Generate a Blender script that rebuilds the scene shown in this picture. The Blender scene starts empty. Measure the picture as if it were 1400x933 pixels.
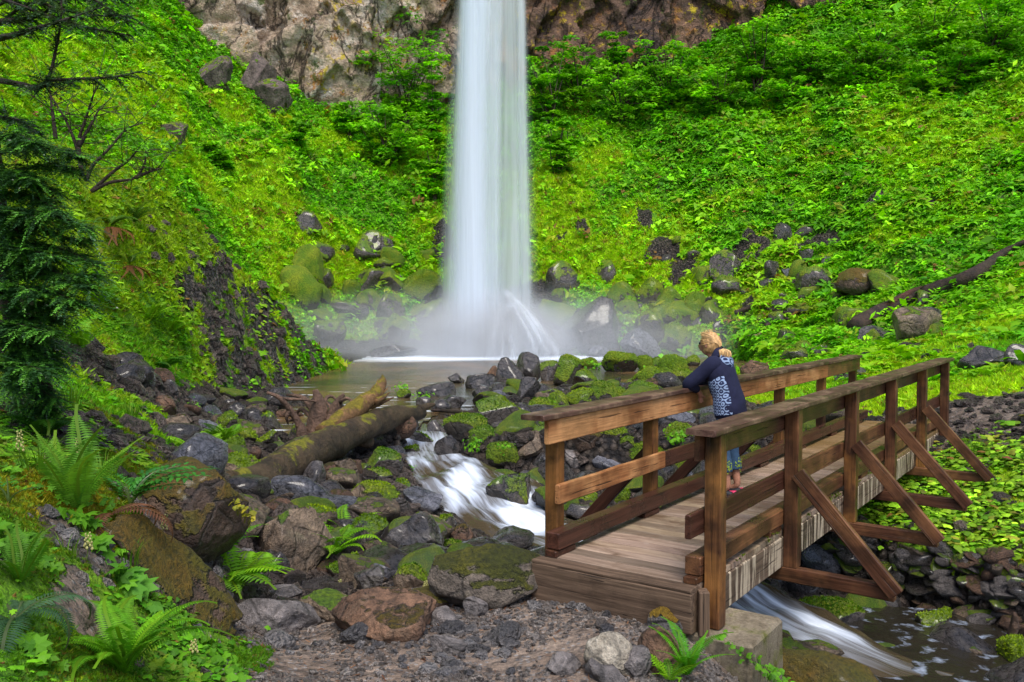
import bpy, math, random
import numpy as np
from mathutils import Vector, Matrix
PI = math.pi
random.seed(7)
RNG = np.random.default_rng(11)
SC = bpy.context.scene
COL = SC.collection

# ------------------------------------------------------------------ camera, world, sun, exposure
F = 1205.0; CX = 700.0; CY = 466.5
PITCH = math.atan(51.5 / F)
CAMZ = 1.88
cam_d = bpy.data.cameras.new('camera'); cam = bpy.data.objects.new('camera', cam_d); COL.objects.link(cam)
cam.location = (0, 0, CAMZ); cam.rotation_euler = (math.radians(90) - PITCH, 0, 0)
cam_d.sensor_width = 36.0; cam_d.lens = 36.0 * F / 1400.0
cam_d.clip_start = 0.05; cam_d.clip_end = 500
SC.camera = cam

SUN_EL = math.radians(62); SUN_AZ = math.radians(168)      # measured from +Y clockwise: high, behind the camera and a little to its right
w = bpy.data.worlds.new('World'); SC.world = w; w.use_nodes = True
nt = w.node_tree; bg = nt.nodes['Background']
sky = nt.nodes.new('ShaderNodeTexSky'); sky.sky_type = 'NISHITA'; sky.sun_disc = False
sky.sun_elevation = SUN_EL; sky.sun_rotation = SUN_AZ; sky.air_density = 1.0; sky.dust_density = 2.5
nt.links.new(sky.outputs[0], bg.inputs[0]); bg.inputs[1].default_value = 0.15
sd = bpy.data.lights.new('sun', 'SUN'); sun = bpy.data.objects.new('sun', sd); COL.objects.link(sun)
sd.energy = 1.5; sd.angle = math.radians(24); sd.color = (1.0, 0.95, 0.86)
sdir = Vector((math.sin(SUN_AZ) * math.cos(SUN_EL), math.cos(SUN_AZ) * math.cos(SUN_EL), math.sin(SUN_EL)))
sun.rotation_euler = sdir.to_track_quat('Z', 'Y').to_euler()
SC.view_settings.view_transform = 'Standard'; SC.view_settings.look = 'None'
SC.view_settings.exposure = 0.85; SC.view_settings.gamma = 1.0
SC.render.engine = 'CYCLES'
cy = SC.cycles
cy.use_denoising = True
cy.max_bounces = 6; cy.diffuse_bounces = 3; cy.glossy_bounces = 3; cy.transmission_bounces = 3
cy.transparent_max_bounces = 24; cy.volume_bounces = 1
cy.caustics_reflective = False; cy.caustics_refractive = False
cy.sample_clamp_indirect = 4.0; cy.volume_step_rate = 2.0; cy.volume_max_steps = 128

# ------------------------------------------------------------------ maths helpers
cP, sP = math.cos(PITCH), math.sin(PITCH)
def P(px, py, Y):
    """world point seen at pixel (px,py) of the 1400x933 photograph at distance Y ahead"""
    a = (px - CX) / F; b = (py - CY) / F
    ry = cP - b * sP; rz = -sP - b * cP
    return np.array([a * Y / ry, Y, CAMZ + rz * Y / ry])
def proj(p):
    x, y, z = p[..., 0], p[..., 1], p[..., 2] - CAMZ
    d = y * cP - z * sP; u = y * sP + z * cP
    return CX + F * x / d, CY - F * u / d

_perm = np.random.default_rng(5).permutation(256); _perm = np.concatenate([_perm] * 3)
_gr = np.random.default_rng(6).normal(size=(256, 3)); _gr /= np.linalg.norm(_gr, axis=1)[:, None]
def noise(p):
    p = np.asarray(p, float); i = np.floor(p).astype(int); f = p - i; i &= 255
    u = f * f * f * (f * (f * 6 - 15) + 10)
    out = 0
    for dx in (0, 1):
        for dy in (0, 1):
            for dz in (0, 1):
                h = _perm[_perm[_perm[i[..., 0] + dx] + i[..., 1] + dy] + i[..., 2] + dz]
                g = _gr[h]; v = f - np.array([dx, dy, dz])
                wt = (u[..., 0] if dx else 1 - u[..., 0]) * (u[..., 1] if dy else 1 - u[..., 1]) * (u[..., 2] if dz else 1 - u[..., 2])
                out = out + wt * (g * v).sum(-1)
    return out * 1.6
def fbm(p, octv=4, lac=2.03, gain=0.5):
    p = np.asarray(p, float); a = 1.0; s = 0; out = 0
    for k in range(octv):
        out = out + a * noise(p + 17.3 * k); s += a; a *= gain; p = p * lac
    return out / s
def sstep(a, b, x):
    t = np.clip((x - a) / (b - a), 0, 1); return t * t * (3 - 2 * t)

def mesh_np(name, V, F_, mat=None, parent=None, smooth=True, col=None, attrs=None, link=True):
    V = np.asarray(V, np.float32); me = bpy.data.meshes.new(name)
    F_ = [np.asarray(f, np.int32) for f in (F_ if isinstance(F_, list) else [F_]) if len(f)]
    me.vertices.add(len(V)); me.vertices.foreach_set('co', V.ravel())
    nl = sum(f.size for f in F_); nf = sum(len(f) for f in F_)
    me.loops.add(nl); me.loops.foreach_set('vertex_index', np.concatenate([f.ravel() for f in F_]))
    me.polygons.add(nf)
    tot = np.concatenate([np.full(len(f), f.shape[1], np.int32) for f in F_])
    st = np.concatenate([[0], np.cumsum(tot)[:-1]]).astype(np.int32)
    me.polygons.foreach_set('loop_start', st)
    try: me.polygons.foreach_set('loop_total', tot)
    except Exception: pass
    me.polygons.foreach_set('use_smooth', np.full(nf, smooth))
    if col is not None:
        c = np.ones((len(V), 4), np.float32); c[:, :3] = col
        at = me.color_attributes.new('tint', 'FLOAT_COLOR', 'POINT'); at.data.foreach_set('color', c.ravel())
    for k, v in (attrs or {}).items():
        at = me.attributes.new(k, 'FLOAT', 'POINT'); at.data.foreach_set('value', np.asarray(v, np.float32))
    me.update(calc_edges=True); me.validate()
    if mat: me.materials.append(mat)
    o = bpy.data.objects.new(name, me)
    if link: COL.objects.link(o)
    if parent is not None: o.parent = parent
    return o
def tag(o, label=None, cat=None, group=None, kind=None):
    if label: o['label'] = label
    if cat: o['category'] = cat
    if group: o['group'] = group
    if kind: o['kind'] = kind
    return o
def empty(name, loc=(0, 0, 0)):
    o = bpy.data.objects.new(name, None); COL.objects.link(o); o.location = Vector([float(v) for v in loc]); return o

class MB:
    """collects pieces (verts, faces) into one mesh"""
    def __init__(s): s.V = []; s.T = []; s.Q = []; s.C = []; s.n = 0
    def add(s, V, T=None, Q=None, c=None):
        V = np.asarray(V, float).reshape(-1, 3)
        s.V.append(V)
        if T is not None and len(T): s.T.append(np.asarray(T, int) + s.n)
        if Q is not None and len(Q): s.Q.append(np.asarray(Q, int) + s.n)
        s.C.append(np.broadcast_to(np.asarray(c if c is not None else (1, 1, 1), float), (len(V), 3)))
        s.n += len(V)
    def build(s, name, mat, parent=None, smooth=True, origin=None):
        V = np.concatenate(s.V)
        if origin is not None: V = V - np.asarray(origin)
        Fs = []
        if s.T: Fs.append(np.concatenate(s.T))
        if s.Q: Fs.append(np.concatenate(s.Q))
        return mesh_np(name, V, Fs, mat, parent, smooth, np.concatenate(s.C))

def tube(pts, radii, nseg=8, noise_amp=0.0, seed=0, cap=True):
    pts = np.asarray(pts, float); n = len(pts); radii = np.broadcast_to(radii, (n,)).astype(float)
    tan = np.gradient(pts, axis=0); tan /= np.linalg.norm(tan, axis=1)[:, None] + 1e-9
    ref = np.array([0, 0, 1.0]); 
    if abs(tan[0][2]) > .9: ref = np.array([1.0, 0, 0])
    V = []
    for k in range(n):
        a = np.cross(tan[k], ref); a /= np.linalg.norm(a) + 1e-9; b = np.cross(a, tan[k]); ref = b
        th = np.arange(nseg) / nseg * 2 * PI
        V.append(pts[k] + radii[k] * (np.cos(th)[:, None] * a + np.sin(th)[:, None] * b))
    V = np.array(V)
    if noise_amp:
        c = pts[:, None, :]; d = V - c
        s = 1 + noise_amp * fbm(V * (0.8 / max(radii.max(), 1e-3)) * .6 + seed * 7.7, 3)[..., None]
        V = c + d * s
    V = V.reshape(-1, 3); Q = []
    for k in range(n - 1):
        for j in range(nseg):
            j2 = (j + 1) % nseg; Q.append((k * nseg + j, k * nseg + j2, (k + 1) * nseg + j2, (k + 1) * nseg + j))
    T = []
    if cap:
        V = np.vstack([V, pts[0], pts[-1]]); a = len(V) - 2
        for j in range(nseg):
            j2 = (j + 1) % nseg; T.append((a, j2, j)); T.append((a + 1, (n - 1) * nseg + j, (n - 1) * nseg + j2))
    return V, np.array(T).reshape(-1, 3), np.array(Q)
def spline(ctrl, n):
    """Catmull-Rom through the control rows"""
    c = np.asarray(ctrl, float); c = np.vstack([2 * c[0] - c[1], c, 2 * c[-1] - c[-2]]); m = len(c) - 3
    out = []
    for t in np.linspace(0, m - 1e-6, n):
        k = int(t); f = t - k; p0, p1, p2, p3 = c[k:k + 4]
        out.append(.5 * ((2 * p1) + (-p0 + p2) * f + (2 * p0 - 5 * p1 + 4 * p2 - p3) * f * f + (-p0 + 3 * p1 - 3 * p2 + p3) * f ** 3))
    return np.array(out)

def rot_frames(normals, yaw):
    """per-instance 3x3 with local Z = normal, spun by yaw"""
    z = normals / (np.linalg.norm(normals, axis=1)[:, None] + 1e-9)
    a = np.stack([np.cos(yaw), np.sin(yaw), np.zeros_like(yaw)], 1)
    x = a - (a * z).sum(1)[:, None] * z; x /= np.linalg.norm(x, axis=1)[:, None] + 1e-9
    y = np.cross(z, x)
    return np.stack([x, y, z], 2)
def instance(name, tmpl, pos, R, scale, tint, mat, parent=None, smooth=False):
    """tmpl = list of (V, F) ; picks one per instance; all merged in one mesh"""
    n = len(pos); which = RNG.integers(0, len(tmpl), n); Vs, Ts, Qs, Cs = [], [], [], []; off = 0
    for k, (V, T, Q) in enumerate(tmpl):
        idx = np.where(which == k)[0]
        if not len(idx): continue
        W = np.einsum('nij,mj->nmi', R[idx], V) * np.asarray(scale)[idx][:, None, None] + pos[idx][:, None, :]
        m = len(V); base = off + np.arange(len(idx)) * m
        if T is not None and len(T): Ts.append((T[None] + base[:, None, None]).reshape(-1, 3))
        if Q is not None and len(Q): Qs.append((Q[None] + base[:, None, None]).reshape(-1, 4))
        Vs.append(W.reshape(-1, 3)); Cs.append(np.repeat(tint[idx], m, 0)); off += len(idx) * m
    Fs = ([np.concatenate(Ts)] if Ts else []) + ([np.concatenate(Qs)] if Qs else [])
    return mesh_np(name, np.concatenate(Vs), Fs, mat, parent, smooth, np.concatenate(Cs))

# ------------------------------------------------------------------ materials
def newmat(name):
    m = bpy.data.materials.new(name); m.use_nodes = True; nt = m.node_tree
    for n in list(nt.nodes): nt.nodes.remove(n)
    out = nt.nodes.new('ShaderNodeOutputMaterial'); return m, nt, out
class NB:
    """node shorthand"""
    def __init__(s, nt): s.nt = nt
    def n(s, t, **kw):
        nd = s.nt.nodes.new(t)
        for k, v in kw.items():
            if k.startswith('i_'):
                nd.inputs[k[2:].replace('_', ' ')].default_value = v
            else: setattr(nd, k, v)
        return nd
    def l(s, a, b): s.nt.links.new(a, b)
    def coord(s, kind='Object', scale=(1, 1, 1), rand=False):
        tc = s.n('ShaderNodeTexCoord'); v = tc.outputs[kind]
        if rand:
            oi = s.n('ShaderNodeObjectInfo'); m = s.n('ShaderNodeVectorMath', operation='SCALE'); 
            cb = s.n('ShaderNodeCombineXYZ'); s.l(oi.outputs['Random'], cb.inputs[0]); s.l(oi.outputs['Random'], cb.inputs[1]); s.l(oi.outputs['Random'], cb.inputs[2])
            s.l(cb.outputs[0], m.inputs[0]); m.inputs['Scale'].default_value = 137.0
            a = s.n('ShaderNodeVectorMath', operation='ADD'); s.l(v, a.inputs[0]); s.l(m.outputs[0], a.inputs[1]); v = a.outputs[0]
        mp = s.n('ShaderNodeMapping'); s.l(v, mp.inputs[0]); mp.inputs['Scale'].default_value = scale
        return mp.outputs[0]
    def noise(s, vec, scale, detail=5, rough=.55, dist=0.0):
        nd = s.n('ShaderNodeTexNoise'); s.l(vec, nd.inputs['Vector']); nd.inputs['Scale'].default_value = scale
        nd.inputs['Detail'].default_value = detail; nd.inputs['Roughness'].default_value = rough; nd.inputs['Distortion'].default_value = dist
        return nd.outputs['Fac']
    def voro(s, vec, scale, feature='F1', out='Distance'):
        nd = s.n('ShaderNodeTexVoronoi', feature=feature); s.l(vec, nd.inputs['Vector']); nd.inputs['Scale'].default_value = scale
        return nd.outputs[out]
    def ramp(s, fac, stops, interp='LINEAR'):
        nd = s.n('ShaderNodeValToRGB'); cr = nd.color_ramp; cr.interpolation = interp
        while len(cr.elements) < len(stops): cr.elements.new(.5)
        for e, (p, c) in zip(cr.elements, stops):
            e.position = p; e.color = (c, c, c, 1) if not hasattr(c, '__len__') else (*c, 1)
        s.l(fac, nd.inputs[0]); return nd.outputs[0]
    def mix(s, fac, a, b, mode='MIX'):
        nd = s.n('ShaderNodeMix', data_type='RGBA', blend_type=mode)
        for sock, v in ((nd.inputs[0], fac), (nd.inputs[6], a), (nd.inputs[7], b)):
            if hasattr(v, 'is_linked') or hasattr(v, 'links'): s.l(v, sock)
            elif hasattr(v, '__len__'): sock.default_value = (*v, 1)
            else: sock.default_value = v
        return nd.outputs[2]
    def math(s, op, a, b=None, clamp=False):
        nd = s.n('ShaderNodeMath', operation=op, use_clamp=clamp)
        for sock, v in ((nd.inputs[0], a), (nd.inputs[1], b)):
            if v is None: continue
            if hasattr(v, 'links'): s.l(v, sock)
            else: sock.default_value = v
        return nd.outputs[0]
    def attr(s, name):
        nd = s.n('ShaderNodeAttribute', attribute_name=name); return nd
    def bump(s, h, strength, dist, normal=None):
        nd = s.n('ShaderNodeBump'); nd.inputs['Strength'].default_value = strength; nd.inputs['Distance'].default_value = dist
        s.l(h, nd.inputs['Height'])
        if normal is not None: s.l(normal, nd.inputs['Normal'])
        return nd.outputs[0]
    def bsdf(s, out, base, rough=.6, normal=None, spec=.5, metal=0, **kw):
        nd = s.n('ShaderNodeBsdfPrincipled')
        for key, v in (('Base Color', base), ('Roughness', rough), ('Specular IOR Level', spec)):
            if hasattr(v, 'links'): s.l(v, nd.inputs[key])
            elif hasattr(v, '__len__'): nd.inputs[key].default_value = (*v, 1)
            else: nd.inputs[key].default_value = v
        if normal is not None: s.l(normal, nd.inputs['Normal'])
        if out is not None: s.l(nd.outputs[0], out.inputs['Surface'])
        return nd
def sepz(b, vec):
    nd = b.n('ShaderNodeSeparateXYZ'); b.l(vec, nd.inputs[0]); return nd.outputs

def leaf_mat(name, rough=.55, trans=.35, spec=.12):
    m, nt, out = newmat(name); b = NB(nt); a = b.attr('tint')
    p = b.bsdf(None, a.outputs['Color'], rough, spec=spec)
    t = b.n('ShaderNodeBsdfTranslucent'); b.l(b.mix(1.0, a.outputs['Color'], (1.15, 1.2, .55), 'MULTIPLY'), t.inputs[0])
    mx = b.n('ShaderNodeMixShader'); mx.inputs[0].default_value = trans
    b.l(p.outputs[0], mx.inputs[1]); b.l(t.outputs[0], mx.inputs[2]); b.l(mx.outputs[0], out.inputs['Surface']); return m
def tint_mat(name, rough=.7, spec=.3, bump=0.0, bscale=40):
    m, nt, out = newmat(name); b = NB(nt); a = b.attr('tint'); v = b.coord()
    n = b.noise(v, bscale, 4); c = b.mix(1.0, a.outputs['Color'], b.ramp(n, [(.25, .6), (.75, 1.35)]), 'MULTIPLY')
    b.bsdf(out, c, rough, b.bump(n, 1, bump) if bump else None, spec); return m

def rock_mat(name, c1, c2, moss=0.0, rough=.5, wet=.0, light=(.4, .37, .32), lamt=.3, mossc=((.035, .075, .004), (.14, .26, .006), (.33, .40, .015)), gold=False):
    """faceted basalt: two-tone stone, pale lichen blotches, optional moss growing on the upward faces"""
    m, nt, out = newmat(name); b = NB(nt); v = b.coord('Object', rand=True)
    n1 = b.noise(v, 1.6, 6, .6, .4); n2 = b.noise(v, 9, 7, .65); n3 = b.noise(v, 45, 4, .6)
    col = b.mix(b.ramp(n1, [(.35, 0.0), (.65, 1.0)]), c1, c2)
    col = b.mix(1.0, col, b.ramp(n2, [(.28, .32), (.72, 1.75)]), 'MULTIPLY')
    col = b.mix(1.0, col, b.ramp(n3, [(.3, .7), (.7, 1.25)]), 'MULTIPLY')
    lich = b.math('MULTIPLY', b.ramp(b.noise(v, 3.1, 8, .7, .6), [(.54, 0.0), (.66, 1.0)]), lamt)
    col = b.mix(lich, col, light)
    crk = b.voro(v, 3.3, 'DISTANCE_TO_EDGE')
    crk = b.ramp(b.math('ADD', crk, b.math('MULTIPLY', n2, .06)), [(.03, 0.0), (.09, 1.0)])
    col = b.mix(b.math('MULTIPLY', b.math('SUBTRACT', 1.0, crk), .45), col, (.012, .011, .010))
    h = b.math('ADD', b.math('ADD', b.math('MULTIPLY', n2, 1.0), b.math('MULTIPLY', n3, .35)), b.math('MULTIPLY', crk, .25))
    rg = b.ramp(n2, [(.3, max(rough - .22, .08)), (.7, min(rough + .25, 1))])
    nrm = b.bump(h, 1.0, .09)
    if moss > 0:
        g = b.n('ShaderNodeNewGeometry'); nz = sepz(b, g.outputs['Normal'])[2]
        mk = b.math('ADD', b.math('MULTIPLY', nz, .75), b.math('MULTIPLY', b.noise(v, 2.3, 5, .65), 1.6))
        th = 1.62 - moss * 1.15
        mk = b.ramp(b.math('SUBTRACT', mk, th - .5), [(.47, 0.0), (.56, 1.0)])
        mn = b.noise(v, 28, 5, .7); mlo = b.noise(v, 2.0, 3)
        mc = b.mix(b.ramp(mn, [(.3, 0.0), (.62, 1.0)]), mossc[0], b.mix(b.ramp(mlo, [(.4, 0.0), (.65, 1.0)]), mossc[1], mossc[2]))
        if gold: mc = b.mix(b.ramp(b.noise(v, 5, 4), [(.45, 0.0), (.6, 1.0)]), mc, (.36, .17, .012))
        col = b.mix(mk, col, mc)
        h = b.math('ADD', h, b.math('MULTIPLY', mk, b.math('ADD', .8, b.math('MULTIPLY', mn, 2.2))))
        nrm = b.bump(h, 1.0, .07)
        rg = b.mix(mk, rg, (.95, .95, .95))
    p = b.bsdf(out, col, rg, nrm, .5)
    if wet: p.inputs['Coat Weight'].default_value = wet; p.inputs['Coat Roughness'].default_value = .12
    return m
# ------------------------------------------------------------------ terrain: one height field fitted through surveyed points
POOL = -0.42
CTRL = [  # (px, py, Y) seen in the photograph
 (340,925,4.6),(500,930,5.0),(700,930,5.1),(900,930,5.1),(950,858,6.0),(800,800,6.8),(650,790,7.2),(450,850,6.2),(345,845,6.2),(500,800,7.2),
 (880,830,6.4),(700,800,6.9),(1000,905,5.9),
 (200,930,4.0),(100,930,3.5),(0,930,3.1),(0,800,3.7),(100,800,4.2),(200,850,4.6),(280,850,5.3),(250,790,5.7),(0,700,4.3),(100,700,4.9),(180,690,5.5),
 (0,620,5.2),(80,620,5.8),(150,640,6.3),(220,660,6.9),(60,560,7.4),(0,520,7.4),(130,560,8.4),(200,600,8.6),
 (300,690,8.2),(330,760,7.6),(400,790,7.9),(450,745,8.7),(520,760,8.9),(600,745,9.6),(560,700,10.4),(480,680,10.8),(400,640,12.5),(340,640,11.8),
 (330,600,13.5),(260,600,12.0),(240,560,14.0),(200,540,13.0),(150,490,13.6),(90,480,11.5),(100,520,10.3),(0,440,9.6),(0,330,13.5),(60,250,20),
 (230,520,15.5),(180,440,17),(300,570,16.5),(360,560,20),(400,545,20.5),(440,600,15.5),(500,560,20.0),
 (560,600,15.6),(600,640,13.8),(650,690,12.3),(700,730,11.2),(760,745,10.8),(540,640,13.2),(700,640,14.8),(760,640,14.2),(780,690,12.0),
 (850,660,13.4),(900,620,15.4),(820,600,16.6),(700,590,17.6),(650,570,19.4),(600,560,20.5),(900,560,20),(800,540,23),(700,530,24.5),(760,520,26),
 (900,520,25.5),(1000,520,25.5),(1000,570,19.0),(950,650,13.6),(1050,600,15.5),(1100,560,17.6),(1160,540,18.4),(1200,560,15.8),(1180,600,13.2),
 (1250,520,18.5),(1320,560,14.4),(1290,592,13.5),(1350,590,13.0),(1400,560,14.0),(1400,620,11.6),(1330,640,11.7),(1280,680,11.2),(1250,720,10.6),(1320,740,10.2),(1390,740,9.8),(1200,700,11.4),
 (1400,700,10.4),(1350,500,18.5),(1400,480,19),(1300,470,23),(1230,470,27),(1400,420,25),(1300,420,29),(1200,440,32),(1150,470,30),(1100,490,29),(1050,500,29),(1400,360,31),
 (1050,450,36),(950,460,38.5),(880,480,38.5),(800,480,39),(720,480,39.5),(660,482,40),(600,480,40.5),(540,478,40.5),(480,480,40),(430,478,39),
 (550,430,42.5),(450,430,41.5),(400,440,39.5),(660,420,43.5),(800,420,42),(950,400,42),(1100,400,38.5),(1200,360,37.5),(1300,330,36),
 (600,300,49),(600,200,55.5),(600,152,62),(850,300,48),(850,200,55),(880,82,64),(720,92,64),(1000,300,46),(1000,200,52.5),(1000,58,63),(750,360,44.8),(500,350,45),
 (1200,300,41),(1200,200,48),(1200,100,56),(1130,22,62),(1400,300,35),(1400,200,42),(1400,100,50),(1400,0,58),(1250,2,61),
 (400,300,44),(400,200,51.5),(440,135,60),(330,85,58),(250,40,55),(180,5,52),(300,380,37),(250,280,36),(250,200,42),(300,150,50),(100,200,34),(0,200,28),(100,100,41),(0,100,34),(0,0,42),(100,0,48),
]
WCTRL = [(0,0,.22),(0,3,.02),(-1.5,1.5,.45),(-3,0,1.0),(-3,-3,1.2),(0,-4,.3),(3,-4,.2),(2,2,-.1),(1.3,4,-.35),(1.5,5.2,-.55),(2.2,4.2,-.9),(3,3,-1.0),(4,0,-.8),(-5,2,2.2),(-6,5,3.0),
 (3.0,6.6,-1.5),(4.2,6.4,-1.7),(6,5,-1.9),(8,3,-2.0),(3.2,8.4,-1.6),(4.6,7.6,-1.75),(6.5,6.4,-1.9),(8.5,6.0,-1.9),(2.4,7.6,-1.3),(2.5,9.3,-1.4),(1.6,8.6,-1.2),(1.6,10.2,-1.15),(.9,9.2,-1.0),
 (3.6,10.6,-1.2),(9,9,-.6),(12,10,0),(10,13,.6),(14,16,2),(20,20,4.6),(-10,10,6),(-12,15,7),(-30,30,22),(-40,45,32),(35,30,12),(50,45,28),(45,20,14),(-2.2,21,-.7),(-5,23,-.8),(-4,27,-1.0),(0,30,-1.2),(-5,33,-1.1),(4,33,-1.0),(0,37,-1.0),(-6,36.5,-.8),(5,28,-.8),
 (-30,62,36),(30,70,34),(0,78,36),(60,60,40)]
def uv_of(x, y): return x / (y + 6.0), np.log(y + 6.0)
def _tps_fit():
    pts = [P(*c) for c in CTRL] + [np.array(c, float) for c in WCTRL]
    pts = np.array(pts); u, v = uv_of(pts[:, 0], pts[:, 1]); q = np.stack([u * 1.6, v], 1)
    n = len(q); d2 = ((q[:, None] - q[None]) ** 2).sum(-1); K = .5 * d2 * np.log(d2 + 1e-12)
    K[np.arange(n), np.arange(n)] += 2e-4
    Pm = np.hstack([np.ones((n, 1)), q]); A = np.zeros((n + 3, n + 3)); A[:n, :n] = K; A[:n, n:] = Pm; A[n:, :n] = Pm.T
    # fit log-ish height: z relative to distance keeps far points from dominating
    s = pts[:, 1] + 6.0
    w_ = np.linalg.solve(A, np.concatenate([pts[:, 2] / s, np.zeros(3)])); return q, w_, n
_tq, _tw, _tn = _tps_fit()
def tps(u, v):
    sh = u.shape; a = np.stack([u.ravel() * 1.6, v.ravel()], 1); out = np.empty(len(a))
    for k in range(0, len(a), 20000):
        c = a[k:k + 20000]; d2 = ((c[:, None] - _tq[None]) ** 2).sum(-1)
        out[k:k + 20000] = (.5 * d2 * np.log(d2 + 1e-12)) @ _tw[:_tn] + _tw[_tn] + c @ _tw[_tn + 1:]
    return out.reshape(sh) * np.exp(v.reshape(sh))

# the stream: centre line, half width, surface height, foam
STREAM = np.array([  # x, y, z, half width, foam
 (-2.6,21.5,-.42,2.0,.0),(-1.9,18.5,-.43,1.3,.05),(-1.75,16.6,-.44,.7,.3),(-1.5,15.2,-.47,.45,.7),(-1.2,13.9,-.58,.52,.85),(-.70,12.7,-.71,.74,.9),(-.30,11.8,-.84,.82,.9),(.15,11.0,-.93,.66,.85),
 (.95,10.45,-.98,.5,.65),(1.75,9.9,-1.06,.5,.7),(2.3,9.35,-1.2,.5,.9),(2.72,8.85,-1.33,.5,.95),(3.25,8.25,-1.44,.45,.6),(3.8,7.85,-1.54,.5,.12),(5.2,7.0,-1.66,.8,.1),(7.2,6.2,-1.7,1.1,.2),(9.5,5.4,-1.8,1.2,.1)])
SP = spline(STREAM, 260)
def stream_d(x, y):
    sh = x.shape; q = np.stack([x.ravel(), y.ravel()], 1); D = np.empty(len(q)); I = np.empty(len(q), int)
    for k in range(0, len(q), 20000):
        d2 = ((q[k:k + 20000, None] - SP[None, :, :2]) ** 2).sum(-1); I[k:k + 20000] = d2.argmin(1); D[k:k + 20000] = np.sqrt(d2.min(1))
    return D.reshape(sh), I.reshape(sh)

def mound_z(x, y):
    n3 = fbm(np.stack([x * .5, y * .5, 0 * x], -1), 4)
    xf = x + .35 * n3 + .25 * fbm(np.stack([x * 2, y * 2, 0 * x + 3], -1), 3)
    face = -.75 + (-6.15 - xf) * 2.3
    # back plane through the ridge (-8.2,22,4.2)-(-6.1,33,-.4), dropping away to the north-west
    rdx, rdy = 2.1, 11.0; L = math.hypot(rdx, rdy); s = ((x + 8.2) * rdx + (y - 22) * rdy) / L; tt = ((x + 8.2) * (-rdy) + (y - 22) * rdx) / L
    ridge = 4.3 - 4.75 * s / L
    back = ridge - 1.3 * np.maximum(tt, 0) + .5 * np.minimum(0, 0)
    # camera-side slope
    near = .25 + (y - 15.2) * .13 + (-5.2 - x) * 1.25
    z = np.minimum(np.minimum(face, back), np.minimum(near, 4.7 + .12 * (-x - 8) + .5 * n3)) + .25 * n3
    return z

NV, NU = 760, 620
vg = np.linspace(math.log(1.6), math.log(88), NV); ug = np.linspace(-1.15, 1.15, NU)
UU, VV = np.meshgrid(ug, vg); GY = np.exp(VV) - 6.0; GX = UU * (GY + 6.0)
GZ = tps(UU, VV)
md = mound_z(GX, GY); mmask = (GX < -4.6) & (GX > -16) & (GY > 13) & (GY < 36)
GZ = np.where(mmask, np.maximum(GZ, md), GZ)
MOUND = (mmask & (md >= GZ - .02))
far = sstep(18, 45, GY)
p3 = np.stack([GX, GY, GZ], -1)
rough_amp = .05 + .05 * sstep(7, 12, GY) + .5 * far
GZ = GZ + rough_amp * fbm(p3 * (1.0 - .0 * far[..., None]) * .33, 4) * 1.6 + (.03 + .12 * far) * fbm(p3 * 1.4, 4)
# gullies and hummocks on the back slope
GZ += far * .55 * sstep(0, 2, GZ) * (np.abs(fbm(p3 * .75 + 11, 3)) * 1.6 - .2)
GZ += far * (1.3 * sstep(0, 8, GZ) * fbm(np.stack([GX * .22, GY * .06, GX * 0], -1), 4) + .9 * sstep(0, 3, GZ) * np.abs(fbm(p3 * .22 + 60, 4)))
sdist, sidx = stream_d(GX, GY); bedz = SP[sidx, 2] - .16; hw = SP[sidx, 3]
GZ = np.minimum(GZ, bedz + 2.6 * np.maximum(sdist - hw * .9, 0) + .08 * fbm(p3 * 1.2, 3))
# undercut right bank: a near-vertical face dropping to the stream bed
_ye = np.interp(GX, [2.6, 3.2, 4.0, 4.75, 5.13, 5.46, 7.5, 12, 20], [13.0, 12.0, 11.2, 10.5, 10.0, 9.6, 8.7, 7.6, 6.5]); _d = GY - _ye + .22 * fbm(p3 * np.array([1.1, 1.1, 0]), 4)
_bed = -1.74 + .06 * fbm(p3 * 1.5, 3) + .9 * sstep(-1.0, -3.4, _d) * 0; _m = (GX > 2.6) * sstep(2.6, 3.4, GX)
_ys = np.interp(GX, [2.7, 3.3, 4.1, 5.2, 7.2, 9.5, 14], [8.9, 8.2, 7.6, 7.0, 6.2, 5.4, 4])
GZ = np.where((_d < .02) & (GY > _ys) & (GX > 3.0), np.minimum(GZ, _bed * _m + GZ * (1 - _m) + (GZ - _bed) * sstep(-.32, 0, _d) * _m), GZ)
# pool basin
pool_m = sstep(1.0, 0.0, np.maximum(((GX + .5) / 7.4) ** 2 * 0 + np.abs(GX + .4) / 6.6, np.abs(GY - 30.5) / 8.3) - .55 * 0) 
def near_edge(x): return 15.0 + 5.5 * sstep(-2.3, -1.3, x) + 6 * sstep(-4.3, -5.2, x) + .9 * np.maximum(x + 1.2, 0)
def in_pool(x, y):  # signed-ish measure: <0 inside the pool outline
    left = -6.2 - x; near = near_edge(x) - y; farb = y - (38.8 - .0 * x); right = x - 9.5
    return np.maximum(np.maximum(left, near), np.maximum(farb, right))
ip = in_pool(GX, GY)
GZ = np.where(ip < 0, np.minimum(GZ, POOL - .07 + .17 * fbm(p3 * 1.3, 3) * sstep(30, 22, GY) - .5 * sstep(23, 30, GY)), GZ)
nearbank = (ip > 0) & (GY > 14) & (GY < 42) & (GX > -14) & (GX < 14) & (sdist > hw * 1.0)
GZ = np.where(nearbank, np.maximum(GZ, POOL + .10 * np.minimum(ip, 1.5) + .05 * fbm(p3 * 1.3, 3)), GZ)
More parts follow.
